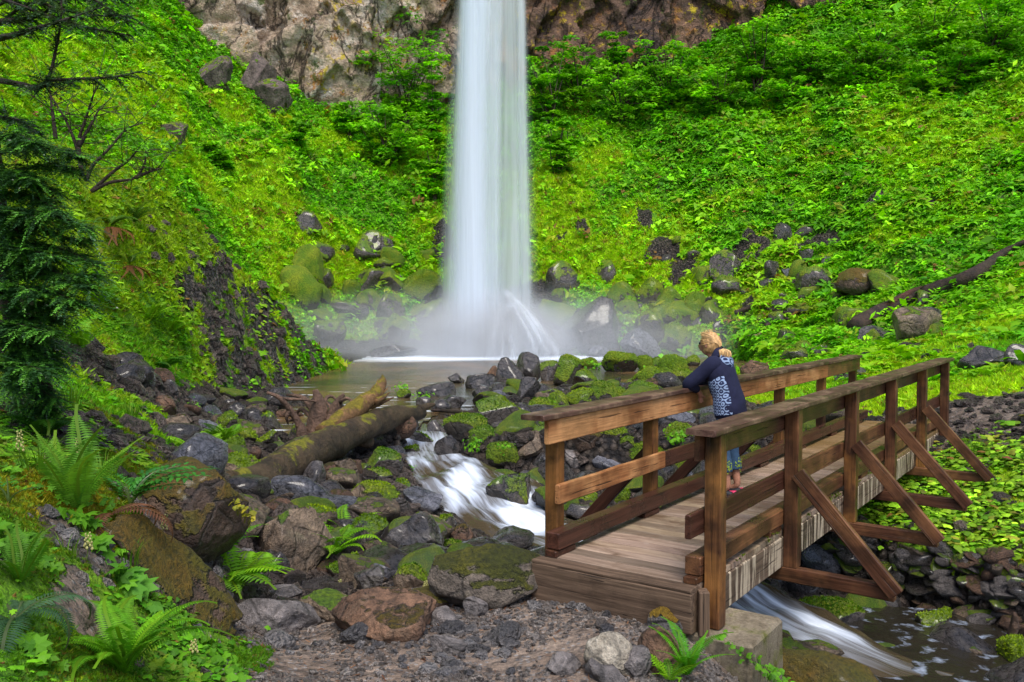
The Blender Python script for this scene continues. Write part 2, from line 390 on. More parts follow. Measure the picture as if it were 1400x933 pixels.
def gz(x, y):
    x = np.asarray(x, float); y = np.asarray(y, float); u, v = uv_of(x, y)
    fu = np.clip((u - ug[0]) / (ug[1] - ug[0]), 0, NU - 1.001); fv = np.clip((v - vg[0]) / (vg[1] - vg[0]), 0, NV - 1.001)
    i = fu.astype(int); j = fv.astype(int); a = fu - i; c = fv - j
    return (GZ[j, i] * (1 - a) * (1 - c) + GZ[j, i + 1] * a * (1 - c) + GZ[j + 1, i] * (1 - a) * c + GZ[j + 1, i + 1] * a * c)
def hit(px, py, y0=2.5, y1=75, water=False):
    """first ground point along the sight line through a photo pixel"""
    Y = np.exp(np.linspace(math.log(y0), math.log(y1), 900)); a = (px - CX) / F; b_ = (py - CY) / F
    ry = cP - b_ * sP; rz = -sP - b_ * cP
    X = a * Y / ry; Z = CAMZ + rz * Y / ry; G = gz(X, Y)
    if water: G = np.where((Y > 16) & (Y < 41), np.maximum(G, POOL), G)
    below = np.where(Z < G)[0]
    k = below[0] if len(below) else len(Y) - 1
    return np.array([X[k], Y[k], G[k]])
def gnormal(x, y):
    e = .02 + .004 * np.abs(y); dx = (gz(x + e, y) - gz(x - e, y)) / (2 * e); dy = (gz(x, y + e) - gz(x, y - e)) / (2 * e)
    n = np.stack([-dx, -dy, np.ones_like(dx)], -1); return n / np.linalg.norm(n, axis=-1)[..., None]

# ---- zones: veg (plants and moss), path (trodden gravel), rubble (creek stones)
BARE = [(800,318,16),(905,345,30),(930,370,24),(880,300,18),(1120,335,34),(470,345,30),(520,330,22),(600,330,26),(500,380,22),(1040,330,20),(1200,275,16),(230,182,22),(275,205,14),
        (1190,390,18),(1270,280,14),(560,370,20),(1010,345,18),(160,292,16),(1240,480,16),(950,420,16),(1020,420,18),(1080,390,16)]
bare = np.zeros_like(GX); PXg, PYg = proj(np.stack([GX, GY, GZ], -1))
for (a, b_, r) in BARE:
    h = hit(a, b_); rr = r / F * h[1] * 1.25
    bare = np.maximum(bare, 1 - np.sqrt((GX - h[0]) ** 2 + ((GY - h[1]) * .8) ** 2) / rr)
bare = np.clip(bare - .12 + .95 * fbm(p3 * np.array([.9, .9, .9]), 4) * (bare > -.6), 0, 1)
lowfar = sstep(5.0, 2.0, GZ + 2.2 * fbm(p3 * .3, 3) + .16 * np.maximum(np.abs(GX + .5) - 6, 0)) * sstep(30, 36, GY) * sstep(15, 9, np.abs(GX)) * 1.0
veg_far = sstep(-.2, .6, GZ - POOL) * sstep(28, 33, GY) * (1 - sstep(.05, .45, bare)) * (1 - lowfar * sstep(-.60, -.15, fbm(p3 * .8, 4)))
rightslope = sstep(12.5, 14.5, GY) * sstep(0, 1, GX - (5.2 - (GY - 14) * .12)) * (1 - sstep(.05, .4, bare))
trail = sstep(2.0, .9, np.abs((GX - 6.9) * .86 - (GY - 13.4) * .05) ) * 0 + sstep(2.1, 1.2, np.hypot((GX - 8.0) / 2.1, (GY - 13.5) / 1.05))
rightbank = sstep(3.9, 4.6, GX + .3 * fbm(p3 * 1.2, 3)) * sstep(8.0, 8.8, GY) * sstep(14, 12, GY) * sstep(-1.3, -.95, GZ + .2 * fbm(p3 * 2, 3))
leftveg = sstep(-2.35, -2.8, GX + .25 * fbm(p3 * 1.1, 3)) * sstep(9.5, 7.2, GY + .6 * fbm(p3 * .9, 3)) 
leftveg = np.maximum(leftveg, sstep(-1.35, -1.65, GX + .18 * fbm(p3 * 1.4, 3)) * sstep(6.0, 5.2, GY))
leftveg = np.maximum(leftveg, sstep(-3.3, -3.8, GX + .3 * fbm(p3 * 1.1, 3)) * sstep(11.3, 10.4, GY))
leftveg = leftveg * (1 - .85 * sstep(.10, .26, fbm(p3 * 1.6 + 77, 4)) * (GY < 8.5))
lefthill = sstep(.0, .45, GZ + .3 * fbm(p3 * .8, 3)) * sstep(-3.9, -4.7, GX) * sstep(8, 9.5, GY)
mleft = MOUND * 1.0
rightbank = rightbank * (.82 + .5 * fbm(p3 * 1.6, 3))
face_dark = sstep(-8.4, -7.3, GX + .6 * fbm(p3 * .6, 3)) * MOUND * sstep(18.0, 20.5, GY)
mleft = mleft * (1 - face_dark * np.clip(.70 - 1.1 * fbm(p3 * 1.3, 4), 0, 1))
veg_far = np.clip(veg_far, 0, 1); lefthill = lefthill * (1 - face_dark)
veg = np.clip(np.maximum.reduce([veg_far, rightslope, rightbank, leftveg, lefthill, mleft]), 0, 1)
trail = np.clip(trail, 0, 1) * (1 - 0)
veg = veg * (1 - .93 * trail)
# scree chute on the left hill
A_ = hit(60, 450); B_ = hit(270, 560)
ab = (B_ - A_)[:2]; tpar = np.clip(((GX - A_[0]) * ab[0] + (GY - A_[1]) * ab[1]) / (ab @ ab), 0, 1.15)
dch = np.hypot(GX - (A_[0] + ab[0] * tpar), GY - (A_[1] + ab[1] * tpar)); chute = sstep(.80, .40, dch + .35 * fbm(p3 * 1.2, 3))
veg = veg * (1 - chute)
path = sstep(7.6, 6.8, GY + .3 * fbm(p3, 3)) * sstep(-2.2, -1.5, GX) * sstep(1.7, 1.2, GX) * (1 - veg)
path = np.maximum(path, sstep(1.7, 1.2, GX) * sstep(5, 4, GY) * (1 - veg))
path = np.maximum(path, .7 * trail)
path = np.maximum(path, .55 * (GX < -1.4) * sstep(8.5, 7.5, GY) * (1 - veg))
wet = np.clip(1 - path, 0, 1) * (1 - veg)
gy0 = veg.copy()
yel = np.clip(.5 + 1.1 * fbm(p3 * .11 + 3, 3) + .5 * fbm(p3 * .5, 3), 0, 1)   # mossy yellow patches against leafy green ones
left_or = sstep(-12, -22, GX) * sstep(25, 35, GY)
yel = np.clip(yel + .45 * left_or + .25 * sstep(9, 3, GZ) * sstep(30, 38, GY) * sstep(16, 6, GX), 0, 1)
yel = np.clip(yel - .45 * sstep(11, 16, GZ), 0, 1)
mistm = 0 * GX

def ground_material():
    m, nt, out = newmat('ground_cover_soil'); b = NB(nt); v = b.coord('Object')
    vg_ = b.attr('veg').outputs['Fac']; pth = b.attr('path').outputs['Fac']; yl = b.attr('yel').outputs['Fac']
    n1 = b.noise(v, 1.2, 8, .65); n2 = b.noise(v, 8, 6, .65); n3 = b.noise(v, 40, 4, .6)
    vc = b.n('ShaderNodeTexVoronoi'); b.l(v, vc.inputs['Vector']); vc.inputs['Scale'].default_value = 9
    vs = b.n('ShaderNodeTexVoronoi'); b.l(v, vs.inputs['Vector']); vs.inputs['Scale'].default_value = 27
    # rubble / wet stones
    rub = b.mix(b.ramp(sepz(b, vc.outputs['Color'])[0], [(0, 0.0), (1, 1.0)]), (.020, .016, .014), (.10, .078, .062))
    rub = b.mix(b.ramp(vc.outputs['Distance'], [(.35, 0.0), (.62, 1.0)]), rub, (.008, .006, .005))
    rub = b.mix(1.0, rub, b.ramp(n2, [(.3, .5), (.7, 1.5)]), 'MULTIPLY')
    # trodden path
    dirt = b.mix(b.ramp(n1, [(.35, 0.0), (.65, 1.0)]), (.15, .105, .078), (.32, .245, .19))
    peb = b.mix(sepz(b, vs.outputs['Color'])[1], (.11, .10, .10), (.36, .33, .31))
    pm = b.math('MULTIPLY', b.ramp(vs.outputs['Distance'], [(.28, 1.0), (.45, 0.0)]), b.ramp(sepz(b, vs.outputs['Color'])[0], [(.45, 0.0), (.5, 1.0)]))
    dirt = b.mix(pm, dirt, peb); dirt = b.mix(1.0, dirt, b.ramp(n3, [(.3, .65), (.7, 1.3)]), 'MULTIPLY')
    soil = b.mix(pth, rub, dirt)
    # moss and low leaves
    green = b.mix(b.ramp(n2, [(.32, 0.0), (.68, 1.0)]), (.03, .11, .002), (.13, .34, .004))
    yel_ = b.mix(b.ramp(n2, [(.3, 0.0), (.7, 1.0)]), (.14, .26, .003), (.34, .50, .005))
    moss = b.mix(b.ramp(b.math('ADD', yl, b.math('MULTIPLY', b.math('SUBTRACT', n1, .5), .6)), [(.4, 0.0), (.7, 1.0)]), green, yel_)
    moss = b.mix(b.ramp(b.noise(v, .55, 7, .7, .5), [(.63, 0.0), (.74, 1.0)]), moss, (.16, .075, .02))
    moss = b.mix(1.0, moss, b.ramp(n3, [(.3, .55), (.7, 1.35)]), 'MULTIPLY')
    mk = b.ramp(b.math('ADD', vg_, b.math('MULTIPLY', b.math('SUBTRACT', n2, .5), .7)), [(.42, 0.0), (.56, 1.0)])
    col = b.mix(mk, soil, moss)
    h = b.math('ADD', b.math('MULTIPLY', n2, 1.0), b.math('MULTIPLY', n3, .5))
    h2 = b.math('SUBTRACT', h, b.math('MULTIPLY', b.math('SUBTRACT', 1.0, mk), b.math('MULTIPLY', vc.outputs['Distance'], 1.6)))
    rg = b.mix(mk, b.mix(pth, (.35, .35, .35), (.85, .85, .85)), (.95, .95, .95))
    b.bsdf(out, col, rg, b.bump(h2, 1.0, .08), .4)
    return m
idx = np.arange(NV * NU).reshape(NV, NU)
quads = np.stack([idx[:-1, :-1], idx[:-1, 1:], idx[1:, 1:], idx[1:, :-1]], -1).reshape(-1, 4)
M_ground = ground_material()
ground = mesh_np('ground', np.stack([GX, GY, GZ], -1).reshape(-1, 3), quads, M_ground, attrs={'veg': veg.ravel(), 'path': path.ravel(), 'yel': yel.ravel()})
tag(ground, 'creek bed, trodden gravel bank and steep green amphitheatre slopes', 'ground', kind='structure')
def gsample(A, x, y):
    u, v = uv_of(x, y); i = np.clip(((u - ug[0]) / (ug[1] - ug[0])).round().astype(int), 0, NU - 1); j = np.clip(((v - vg[0]) / (vg[1] - vg[0])).round().astype(int), 0, NV - 1)
    return A[j, i]

# ------------------------------------------------------------------ the cliff behind
def cliff():
    plan = spline([(-75,20),(-52,33),(-38,45),(-27,52.5),(-18,57),(-9,60.5),(0,62.5),(10,63.5),(20,63),(30,61),(42,57.5),(58,48),(80,30)], 900)
    zz = np.linspace(8, 60, 360); S = np.concatenate([[0], np.cumsum(np.linalg.norm(np.diff(plan, axis=0), axis=1))])
    tn = np.gradient(plan, axis=0); tn /= np.linalg.norm(tn, axis=1)[:, None]; nr = np.stack([tn[:, 1], -tn[:, 0]], 1)
    SS, ZZ = np.meshgrid(S, zz); q = np.stack([SS, ZZ, 0 * SS], -1)
    rr = np.random.default_rng(4)
    def cells(dens, sx, sz, off, tilt, warp, wf):
        n = int(dens); sdx = rr.uniform(0, S[-1], n); sdz = rr.uniform(6, 64, n); o_ = rr.uniform(-off, off, n); tx = rr.normal(size=n) * tilt; tz = rr.normal(size=n) * tilt
        qx = SS + warp * fbm(q * wf + 3, 3); qz = ZZ + warp * fbm(q * wf + 23, 3); out = np.zeros_like(SS); fl = qx.ravel(), qz.ravel(); res = np.empty(len(fl[0]))
        for k in range(0, len(res), 8000):
            a_, c_ = fl[0][k:k + 8000, None], fl[1][k:k + 8000, None]; dd = ((a_ - sdx) * sx) ** 2 + ((c_ - sdz) * sz) ** 2; j = dd.argmin(1)
            res[k:k + 8000] = o_[j] + tx[j] * (a_[:, 0] - sdx[j]) + tz[j] * (c_[:, 0] - sdz[j])
        return res.reshape(SS.shape)
    d = 1.8 * fbm(q * np.array([.09, .05, 1]), 3) + cells(260, 1, .6, .8, .16, 1.2, .3) + .8 * cells(1500, 1, .8, .45, .22, .6, .8) + .5 * fbm(q * np.array([.9, .9, 1]), 5)
    d += -.06 * (ZZ - 18)
    X = plan[:, 0][None] + nr[:, 0][None] * d; Y = plan[:, 1][None] + nr[:, 1][None] * d
    V = np.stack([X, Y, ZZ], -1).reshape(-1, 3); n0, n1 = ZZ.shape; I = np.arange(n0 * n1).reshape(n0, n1)
    Q = np.stack([I[:-1, :-1], I[:-1, 1:], I[1:, 1:], I[1:, :-1]], -1).reshape(-1, 4)
    m, nt, out = newmat('cliff_rock'); b = NB(nt); v = b.coord('Object')
    n1_ = b.noise(v, .28, 9, .62, .5); n2 = b.noise(v, 1.1, 8, .68); n3 = b.noise(v, 5, 6, .65)
    xz = sepz(b, v); east = b.ramp(b.math('ADD', b.math('MULTIPLY', xz[0], .06), .5), [(.3, 0.0), (.55, 1.0)])
    pale = b.mix(b.ramp(n1_, [(.38, 0.0), (.6, 1.0)]), (.24, .165, .105), (.58, .45, .33))
    pale = b.mix(b.ramp(b.noise(v, .5, 8, .72), [(.52, 0.0), (.62, 1.0)]), pale, (.66, .58, .50))
    brn = b.mix(b.ramp(n1_, [(.36, 0.0), (.62, 1.0)]), (.07, .048, .042), (.26, .15, .095))
    brn = b.mix(b.ramp(b.noise(v, .4, 7, .7), [(.54, 0.0), (.64, 1.0)]), brn, (.33, .14, .045))
    col = b.mix(east, pale, brn)
    col = b.mix(b.ramp(b.noise(v, .75, 6, .75, .4), [(.585, 0.0), (.63, 1.0)]), col, (.36, .17, .05))
    yl = b.math('MULTIPLY', b.ramp(b.noise(v, 1.6, 5, .7), [(.56, 0.0), (.60, 1.0)]), b.ramp(b.noise(v, .16, 3), [(.48, 0.0), (.56, 1.0)]))
    col = b.mix(b.math('MULTIPLY', yl, .9), col, (.55, .42, .02))
    gr = b.math('MULTIPLY', b.ramp(b.noise(v, .9, 6, .75), [(.60, 0.0), (.64, 1.0)]), .8)
    col = b.mix(gr, col, (.07, .12, .01))
    cr_ = b.math('ABSOLUTE', b.math('SUBTRACT', b.noise(b.coord('Object', (1, 1, .45)), .38, 9, .62, .9), .5)); crk = b.ramp(cr_, [(.0, 0.0), (.022, 1.0)])
    col = b.mix(b.math('MULTIPLY', b.math('SUBTRACT', 1.0, crk), .8), col, (.02, .014, .012))
    col = b.mix(1.0, col, b.ramp(n3, [(.28, .5), (.72, 1.45)]), 'MULTIPLY')
    h = b.math('ADD', b.math('ADD', b.math('MULTIPLY', n2, 2.0), b.math('MULTIPLY', n3, .6)), b.math('MULTIPLY', crk, .6))
    b.bsdf(out, col, .75, b.bump(h, 1.0, .35), .3)
    o = mesh_np('cliff', V, Q, m); tag(o, 'tall weathered basalt cliff behind the waterfall, pale to the left and rusty to the right', 'cliff', kind='structure')
cliff()

# ------------------------------------------------------------------ water
def water_pool():
    n = 240; xs = np.linspace(-8.5, 16, n); ys = np.linspace(13.5, 41.5, n); X, Y = np.meshgrid(xs, ys)
    Z = POOL + .012 * fbm(np.stack([X * .8, Y * 1.6, 0 * X], -1), 4)
    foam = np.exp(-(np.maximum(np.abs(X + .8) - 2.2, 0) / 3.6) ** 2) * sstep(34.2, 38.2, Y + .25 * np.abs(X)) 
    foam = np.maximum(foam, .24 * sstep(36.2, 38.6, Y) * (1 + fbm(np.stack([X * .5, Y * 2, 0 * X + 2], -1), 3)))
    rip = sstep(30, 20, Y) * .6 * sstep(.12, .4, fbm(np.stack([X * .9, Y * 2.6, 0 * X + 4], -1), 4))
    V = np.stack([X, Y, Z], -1).reshape(-1, 3); I = np.arange(n * n).reshape(n, n)
    keep = (in_pool(X, Y) < 1.2)[:-1, :-1].ravel()
    Q = np.stack([I[:-1, :-1], I[:-1, 1:], I[1:, 1:], I[1:, :-1]], -1).reshape(-1, 4)[keep]
    m, nt, out = newmat('pool_water'); b = NB(nt); v = b.coord('Object', (1, 2.6, 1)); fo = b.attr('foam').outputs['Fac']
    n1 = b.noise(v, 1.3, 5, .6); n2 = b.noise(v, 6, 3, .5); n0 = b.noise(b.coord('Object'), .5, 5, .6)
    col = b.mix(b.ramp(n0, [(.4, 0.0), (.62, 1.0)]), (.045, .040, .022), (.15, .090, .040))
    mk = b.ramp(b.math('ADD', fo, b.math('MULTIPLY', b.math('SUBTRACT', n1, .5), .35)), [(.12, 0.0), (.75, 1.0)])
    col = b.mix(mk, col, (.78, .85, .93))
    b.bsdf(out, col, b.mix(mk, (.16, .16, .16), (.6, .6, .6)), b.bump(b.math('ADD', n1, b.math('MULTIPLY', n2, .3)), .6, .10), .34)
    o = mesh_np('water', V, Q, m, attrs={'foam': np.maximum(foam, rip).ravel()}); tag(o, 'calm grey green plunge pool below the waterfall', 'water', kind='structure')
water_pool()
def cascade():
    ns, nw = 520, 61; S = spline(STREAM, ns); t = np.gradient(S[:, :2], axis=0); t /= np.linalg.norm(t, axis=1)[:, None]; nr = np.stack([-t[:, 1], t[:, 0]], 1)
    a = np.linspace(-1, 1, nw); L = np.concatenate([[0], np.cumsum(np.linalg.norm(np.diff(S[:, :3], axis=0), axis=1))])
    X = S[:, None, 0] + nr[:, None, 0] * a * S[:, None, 3] * 1.3; Y = S[:, None, 1] + nr[:, None, 1] * a * S[:, None, 3] * 1.3
    LL = L[:, None] + 0 * a; AA = a[None] * S[:, None, 3] * 1.3
    steps = .10 * np.sin(LL * 2.3 + 1.5 * fbm(np.stack([X, Y, 0 * X], -1), 2) * 2) * S[:, None, 4]
    lump = .17 * fbm(np.stack([LL * .95, AA * 1.7, 0 * X + 5], -1), 3) * S[:, None, 4]
    thread = .010 * fbm(np.stack([LL * .8, AA * 11, 0 * X], -1), 3) * S[:, None, 4]
    Z = S[:, None, 2] + steps * .5 + lump + thread - .05 * np.abs(a[None]) ** 4
    q = np.stack([LL * .75, AA * 5.0, 0 * X + 9], -1)
    st = fbm(q, 4); big = fbm(np.stack([LL * .55, AA * 1.1, 0 * X + 19], -1), 3)
    foam = np.clip(S[:, None, 4] * (0.56 + 1.0 * st + 1.1 * big) - .7 * sstep(.5, .95, np.abs(a[None]) + .3 * big), 0, 1)
    V = np.stack([X, Y, Z], -1).reshape(-1, 3); I = np.arange(ns * nw).reshape(ns, nw)
    Q = np.stack([I[:-1, :-1], I[:-1, 1:], I[1:, 1:], I[1:, :-1]], -1).reshape(-1, 4)
    m, nt, out = newmat('cascade_water'); b = NB(nt); fo = b.attr('foam').outputs['Fac']; fl = b.n('ShaderNodeCombineXYZ')
    b.l(b.attr('along').outputs['Fac'], fl.inputs[0]); b.l(b.attr('across').outputs['Fac'], fl.inputs[1])
    mp = b.n('ShaderNodeMapping'); b.l(fl.outputs[0], mp.inputs[0]); mp.inputs['Scale'].default_value = (.9, 16, 1)
    n1 = b.noise(mp.outputs[0], 1.0, 5, .6, .5)
    mk = b.ramp(b.math('ADD', fo, b.math('MULTIPLY', b.math('SUBTRACT', n1, .5), .75)), [(.08, 0.0), (.85, 1.0)])
    col = b.ramp(mk, [(0.0, (.06, .045, .025)), (.35, (.19, .20, .22)), (.7, (.50, .56, .66)), (1.0, (.74, .80, .88))])
    b.bsdf(out, col, b.mix(mk, (.12, .12, .12), (.55, .55, .55)), b.bump(n1, .4, .03), .5)
    o = mesh_np('stream', V, Q, m, attrs={'foam': foam.ravel(), 'along': LL.ravel(), 'across': AA.ravel()}); tag(o, 'white silky rapids tumbling from the pool and under the footbridge', 'stream', kind='structure')
cascade()
def wet_sheet():   # shallow dark water filling the bed right of the white current
    n = 90; X, Y = np.meshgrid(np.linspace(3.1, 10, n), np.linspace(4.6, 9.9, n)); Z = -1.50 - .06 * (X - 3.2) + .02 * fbm(np.stack([X, Y * 2, 0 * X], -1) * 1.3, 3)
    I = np.arange(n * n).reshape(n, n); Q = np.stack([I[:-1, :-1], I[:-1, 1:], I[1:, 1:], I[1:, :-1]], -1).reshape(-1, 4)
    m, nt, out = newmat('shallow_water'); b = NB(nt); v = b.coord(); n1 = b.noise(v, 5, 5)
    b.bsdf(out, b.mix(b.ramp(n1, [(.56, 0.0), (.7, 1.0)]), (.02, .017, .012), (.28, .33, .42)), .1, b.bump(n1, .5, .06), .5)
    o = mesh_np('shallow_water', np.stack([X, Y, Z], -1).reshape(-1, 3), Q, m); tag(o, 'dark shallow water over stones below the right bank', 'water', kind='structure')
wet_sheet()
def waterfall():
    m, nt, out = newmat('falling_water'); b = NB(nt); v = b.coord('Object', (1, 1, .035))
    e = b.attr('edge').outputs['Fac']; k = b.attr('solid').outputs['Fac']
    n1 = b.noise(v, 1.7, 4, .5, .1); n2 = b.noise(v, 7, 3, .5)
    al = b.math('MULTIPLY', e, b.math('ADD', k, b.math('MULTIPLY', b.math('ADD', b.math('SUBTRACT', n1, .5), b.math('MULTIPLY', b.math('SUBTRACT', n2, .5), .28)), 1.25)), clamp=True)
    d = b.n('ShaderNodeBsdfDiffuse'); d.inputs[0].default_value = (.86, .92, 1.0, 1)
    t = b.n('ShaderNodeBsdfTranslucent'); t.inputs[0].default_value = (.86, .92, 1.0, 1)
    mx = b.n('ShaderNodeMixShader'); mx.inputs[0].default_value = .45; b.l(d.outputs[0], mx.inputs[1]); b.l(t.outputs[0], mx.inputs[2])
    tr = b.n('ShaderNodeBsdfTransparent'); m2 = b.n('ShaderNodeMixShader'); b.l(al, m2.inputs[0]); b.l(tr.outputs[0], m2.inputs[1]); b.l(mx.outputs[0], m2.inputs[2])
    b.l(m2.outputs[0], out.inputs['Surface'])
    Vs, Qs, E, K = [], [], [], []; off = 0
    # strands: (x at pool, x at z=16, half width bottom, half width top, y offset, solidity)
    strands = [(-2.3,-1.68,1.35,.85,0,.88),(-2.1,-1.6,1.15,.65,-.5,.92),(-1.5,-1.15,1.3,.95,-.35,.78),(-1.9,-1.45,1.2,.8,-.6,.7),(-1.5,-1.4,1.75,1.05,.45,.5),(.05,-.25,1.15,.78,.2,.52),(.62,.36,.40,.26,-.15,.66),(-2.35,-1.95,.7,.36,-.2,.6),(-.8,-.62,.5,.26,-.5,.6),(.25,.15,1.3,.6,.7,.34),(-1.1,-.9,2.6,1.4,.9,.16)]
    for (xb, xt, hb, ht, dy, kk) in strands:
        nz_, nw = 90, 25; z = np.linspace(-.5, 33, nz_); f = np.clip(z / 16, 0, 1.6); a = np.linspace(-1, 1, nw)
        cx = xb + (xt - xb) * f; hw_ = np.maximum(hb + (ht - hb) * f ** .8, .15)
        back = 18.5 * np.clip((z - 19) / 14, 0, 1) ** 2.2
        bottom_stop = 1.15 if xb > 0 else -.5
        z2 = np.maximum(z, bottom_stop)
        X = cx[:, None] + hw_[:, None] * a; Y = 39.3 + dy - .5 * hw_[:, None] * (1 - a ** 2) + back[:, None]; Z = z2[:, None] + 0 * a
        I = np.arange(nz_ * nw).reshape(nz_, nw) + off; Vs.append(np.stack([X, Y, Z], -1).reshape(-1, 3)); off += nz_ * nw
        Qs.append(np.stack([I[:-1, :-1], I[:-1, 1:], I[1:, 1:], I[1:, :-1]], -1).reshape(-1, 4))
        E.append((sstep(1, .15, np.abs(a))[None] * (1 - .25 * sstep(4, 0, z))[:, None]).ravel()); K.append(np.full(nz_ * nw, kk))
    # water bouncing off the boulder on the right of the foot
    for (x0, x1, top) in [(-.5, 1.95, 2.3), (-.35, 1.55, 2.2), (-.45, 1.1, 2.2)]:
        s = np.linspace(0, 1, 30); a = np.linspace(-1, 1, 9); cx = x0 + (x1 - x0) * s; cz = top - (top + .45) * s ** 1.35; hw_ = .22 + .30 * s
        X = cx[:, None] + 0 * a; Y = 37.1 - .9 * s[:, None] + .55 * hw_[:, None] * a; Z = cz[:, None] + hw_[:, None] * a * .8 + .2
        I = np.arange(270).reshape(30, 9) + off; Vs.append(np.stack([X, Y, Z], -1).reshape(-1, 3)); off += 270
        Qs.append(np.stack([I[:-1, :-1], I[:-1, 1:], I[1:, 1:], I[1:, :-1]], -1).reshape(-1, 4))
        E.append((sstep(1, .0, np.abs(a))[None] * (sstep(0, .25, s) * (1 - .5 * sstep(.75, 1, s)))[:, None]).ravel()); K.append(np.full(270, .34))
    s = np.linspace(0, 1, 30)[:, None]; a = np.linspace(0, 1, 41)[None]; xe = -1.2 + 3.2 * a
    for dy in (0, .35):
        X = -.35 + (xe + .35) * s ** .75; Z = 2.35 * (1 - s ** 1.7) - .45 + .06 * np.sin(a * 40); Y = 37.0 + dy - 1.0 * s * (1 - .4 * np.abs(a - .5)); I = np.arange(1230).reshape(30, 41) + off; off += 1230
        Vs.append(np.stack([X + 0 * a, Y + 0 * a, Z + 0 * a], -1).reshape(-1, 3)); Qs.append(np.stack([I[:-1, :-1], I[:-1, 1:], I[1:, 1:], I[1:, :-1]], -1).reshape(-1, 4))
        st = .5 + .9 * fbm(np.stack([a * 14 + 0 * s, s * .8 + 0 * a, 0 * s + 0 * a + dy * 9], -1), 3)
        E.append((sstep(0, .12, a) * sstep(1, .9, a) * sstep(0, .2, s) * np.clip(st, 0, 1)).ravel()); K.append(np.full(1230, .18))
    o = mesh_np('waterfall', np.concatenate(Vs), np.concatenate(Qs), m, attrs={'edge': np.concatenate(E), 'solid': np.concatenate(K)})
    tag(o, 'tall white veil of falling water dropping into the plunge pool', 'waterfall', kind='structure')
waterfall()
def mist():
    m, nt, out = newmat('spray_mist'); b = NB(nt); tc = b.n('ShaderNodeTexCoord')
    ln = b.n('ShaderNodeVectorMath', operation='LENGTH'); b.l(tc.outputs['Object'], ln.inputs[0])
    fall = b.ramp(ln.outputs['Value'], [(0.0, 1.0), (.45, .45), (1.0, 0.0)], 'EASE')
    nn = b.noise(b.coord('Object', (2.2, 2.2, 2.2)), 1.0, 3)
    den = b.math('MULTIPLY', b.math('MULTIPLY', fall, b.ramp(nn, [(.35, .35), (.65, 1.0)])), 1.0)
    pv = b.n('ShaderNodeVolumePrincipled'); pv.inputs['Color'].default_value = (.92, .95, 1, 1)
    oi = b.n('ShaderNodeObjectInfo'); 
    b.l(b.math('MULTIPLY', den, b.math('MULTIPLY', sepz(b, oi.outputs['Color'])[0], 1.0)), pv.inputs['Density'])
    b.l(pv.outputs[0], out.inputs['Volume'])
    import bmesh
    bm = bmesh.new(); bmesh.ops.create_icosphere(bm, subdivisions=3, radius=1.0); me = bpy.data.meshes.new('mist'); bm.to_mesh(me); bm.free(); me.materials.append(m)
    for k, (c, s, d, lab) in enumerate([((-1.0, 38.2, -.2), (14, 4.4, 3.4), .46, 'pale spray drifting low over the pool at the foot of the waterfall'), ((-.9, 38.7, .2), (4.6, 2.4, 2.6), 3.0, 'dense white spray boiling where the falling water hits the pool')]):
        o = bpy.data.objects.new('mist', me); COL.objects.link(o); o.location = c; o.scale = s; o.color = (d, d, d, 1); tag(o, lab, 'mist', kind='stuff')
mist()
# ------------------------------------------------------------------ footbridge
BD = np.array([.575, .818, 0]); BN = np.array([.818, -.575, 0]); B0 = np.array([.26, 6.5, 0])
def BW(t, s, z): return B0 + BD * t + BN * s + np.array([0, 0, z])
def wood_mat(name, c1, c2, dark=(.02, .014, .010), damt=.5, rough=.6, pale=None, drips=False, green=.15, orange=None):
    m, nt, out = newmat(name); b = NB(nt); v = b.coord('Object', (1, 1, 1), rand=True)
    gv = b.coord('Object', (1.1, 22, 22), rand=True); gf = b.coord('Object', (2.5, 80, 80), rand=True)
    g1 = b.noise(gv, 1.0, 5, .6, .6); g2 = b.noise(gf, 1.0, 3, .6); n = b.noise(v, 2.2, 6, .65, .3)
    col = b.mix(b.ramp(g1, [(.3, 0.0), (.7, 1.0)]), c1, c2)
    if orange is not None: col = b.mix(b.ramp(b.noise(v, 1.7, 4, .6, .2), [(.45, 0.0), (.6, 1.0)]), col, orange)
    col = b.mix(1.0, col, b.ramp(g2, [(.3, .72), (.7, 1.2)]), 'MULTIPLY')
    col = b.mix(b.math('MULTIPLY', b.ramp(n, [(.47, 0.0), (.62, 1.0)]), damt), col, dark)
    if pale is not None:
        col = b.mix(b.ramp(b.noise(b.coord('Object', (9, 1.2, .55), rand=True), 1.4, 4, .7), [(.50, 0.0), (.55, 1.0)]), col, pale) if drips else b.mix(b.ramp(b.noise(v, 5, 6, .7), [(.48, 0.0), (.66, 1.0)]), col, pale)
    if green: col = b.mix(b.math('MULTIPLY', b.ramp(b.noise(v, 3.3, 6, .7), [(.58, 0.0), (.7, 1.0)]), green), col, (.11, .10, .012))
    # checks: thin dark cracks along the grain
    ck = b.ramp(b.noise(b.coord('Object', (1.6, 60, 60), rand=True), 1.0, 2, .5), [(.66, 0.0), (.70, 1.0)])
    col = b.mix(b.math('MULTIPLY', ck, .75), col, (.012, .009, .007))
    h = b.math('SUBTRACT', b.math('ADD', b.math('MULTIPLY', g1, .7), b.math('MULTIPLY', g2, .4)), ck)
    b.bsdf(out, col, b.ramp(n, [(.3, rough), (.7, max(rough - .2, .2))]), b.bump(h, .55, .012), .22); return m
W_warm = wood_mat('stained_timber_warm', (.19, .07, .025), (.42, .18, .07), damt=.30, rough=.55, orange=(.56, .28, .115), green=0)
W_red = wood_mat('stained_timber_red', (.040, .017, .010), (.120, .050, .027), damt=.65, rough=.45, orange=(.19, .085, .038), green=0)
W_dark = wood_mat('wet_timber', (.032, .013, .009), (.105, .042, .027), damt=.5, rough=.4)
W_cap = wood_mat('weathered_cap', (.050, .023, .017), (.135, .072, .055), damt=.55, rough=.5, pale=(.21, .135, .09), green=0)
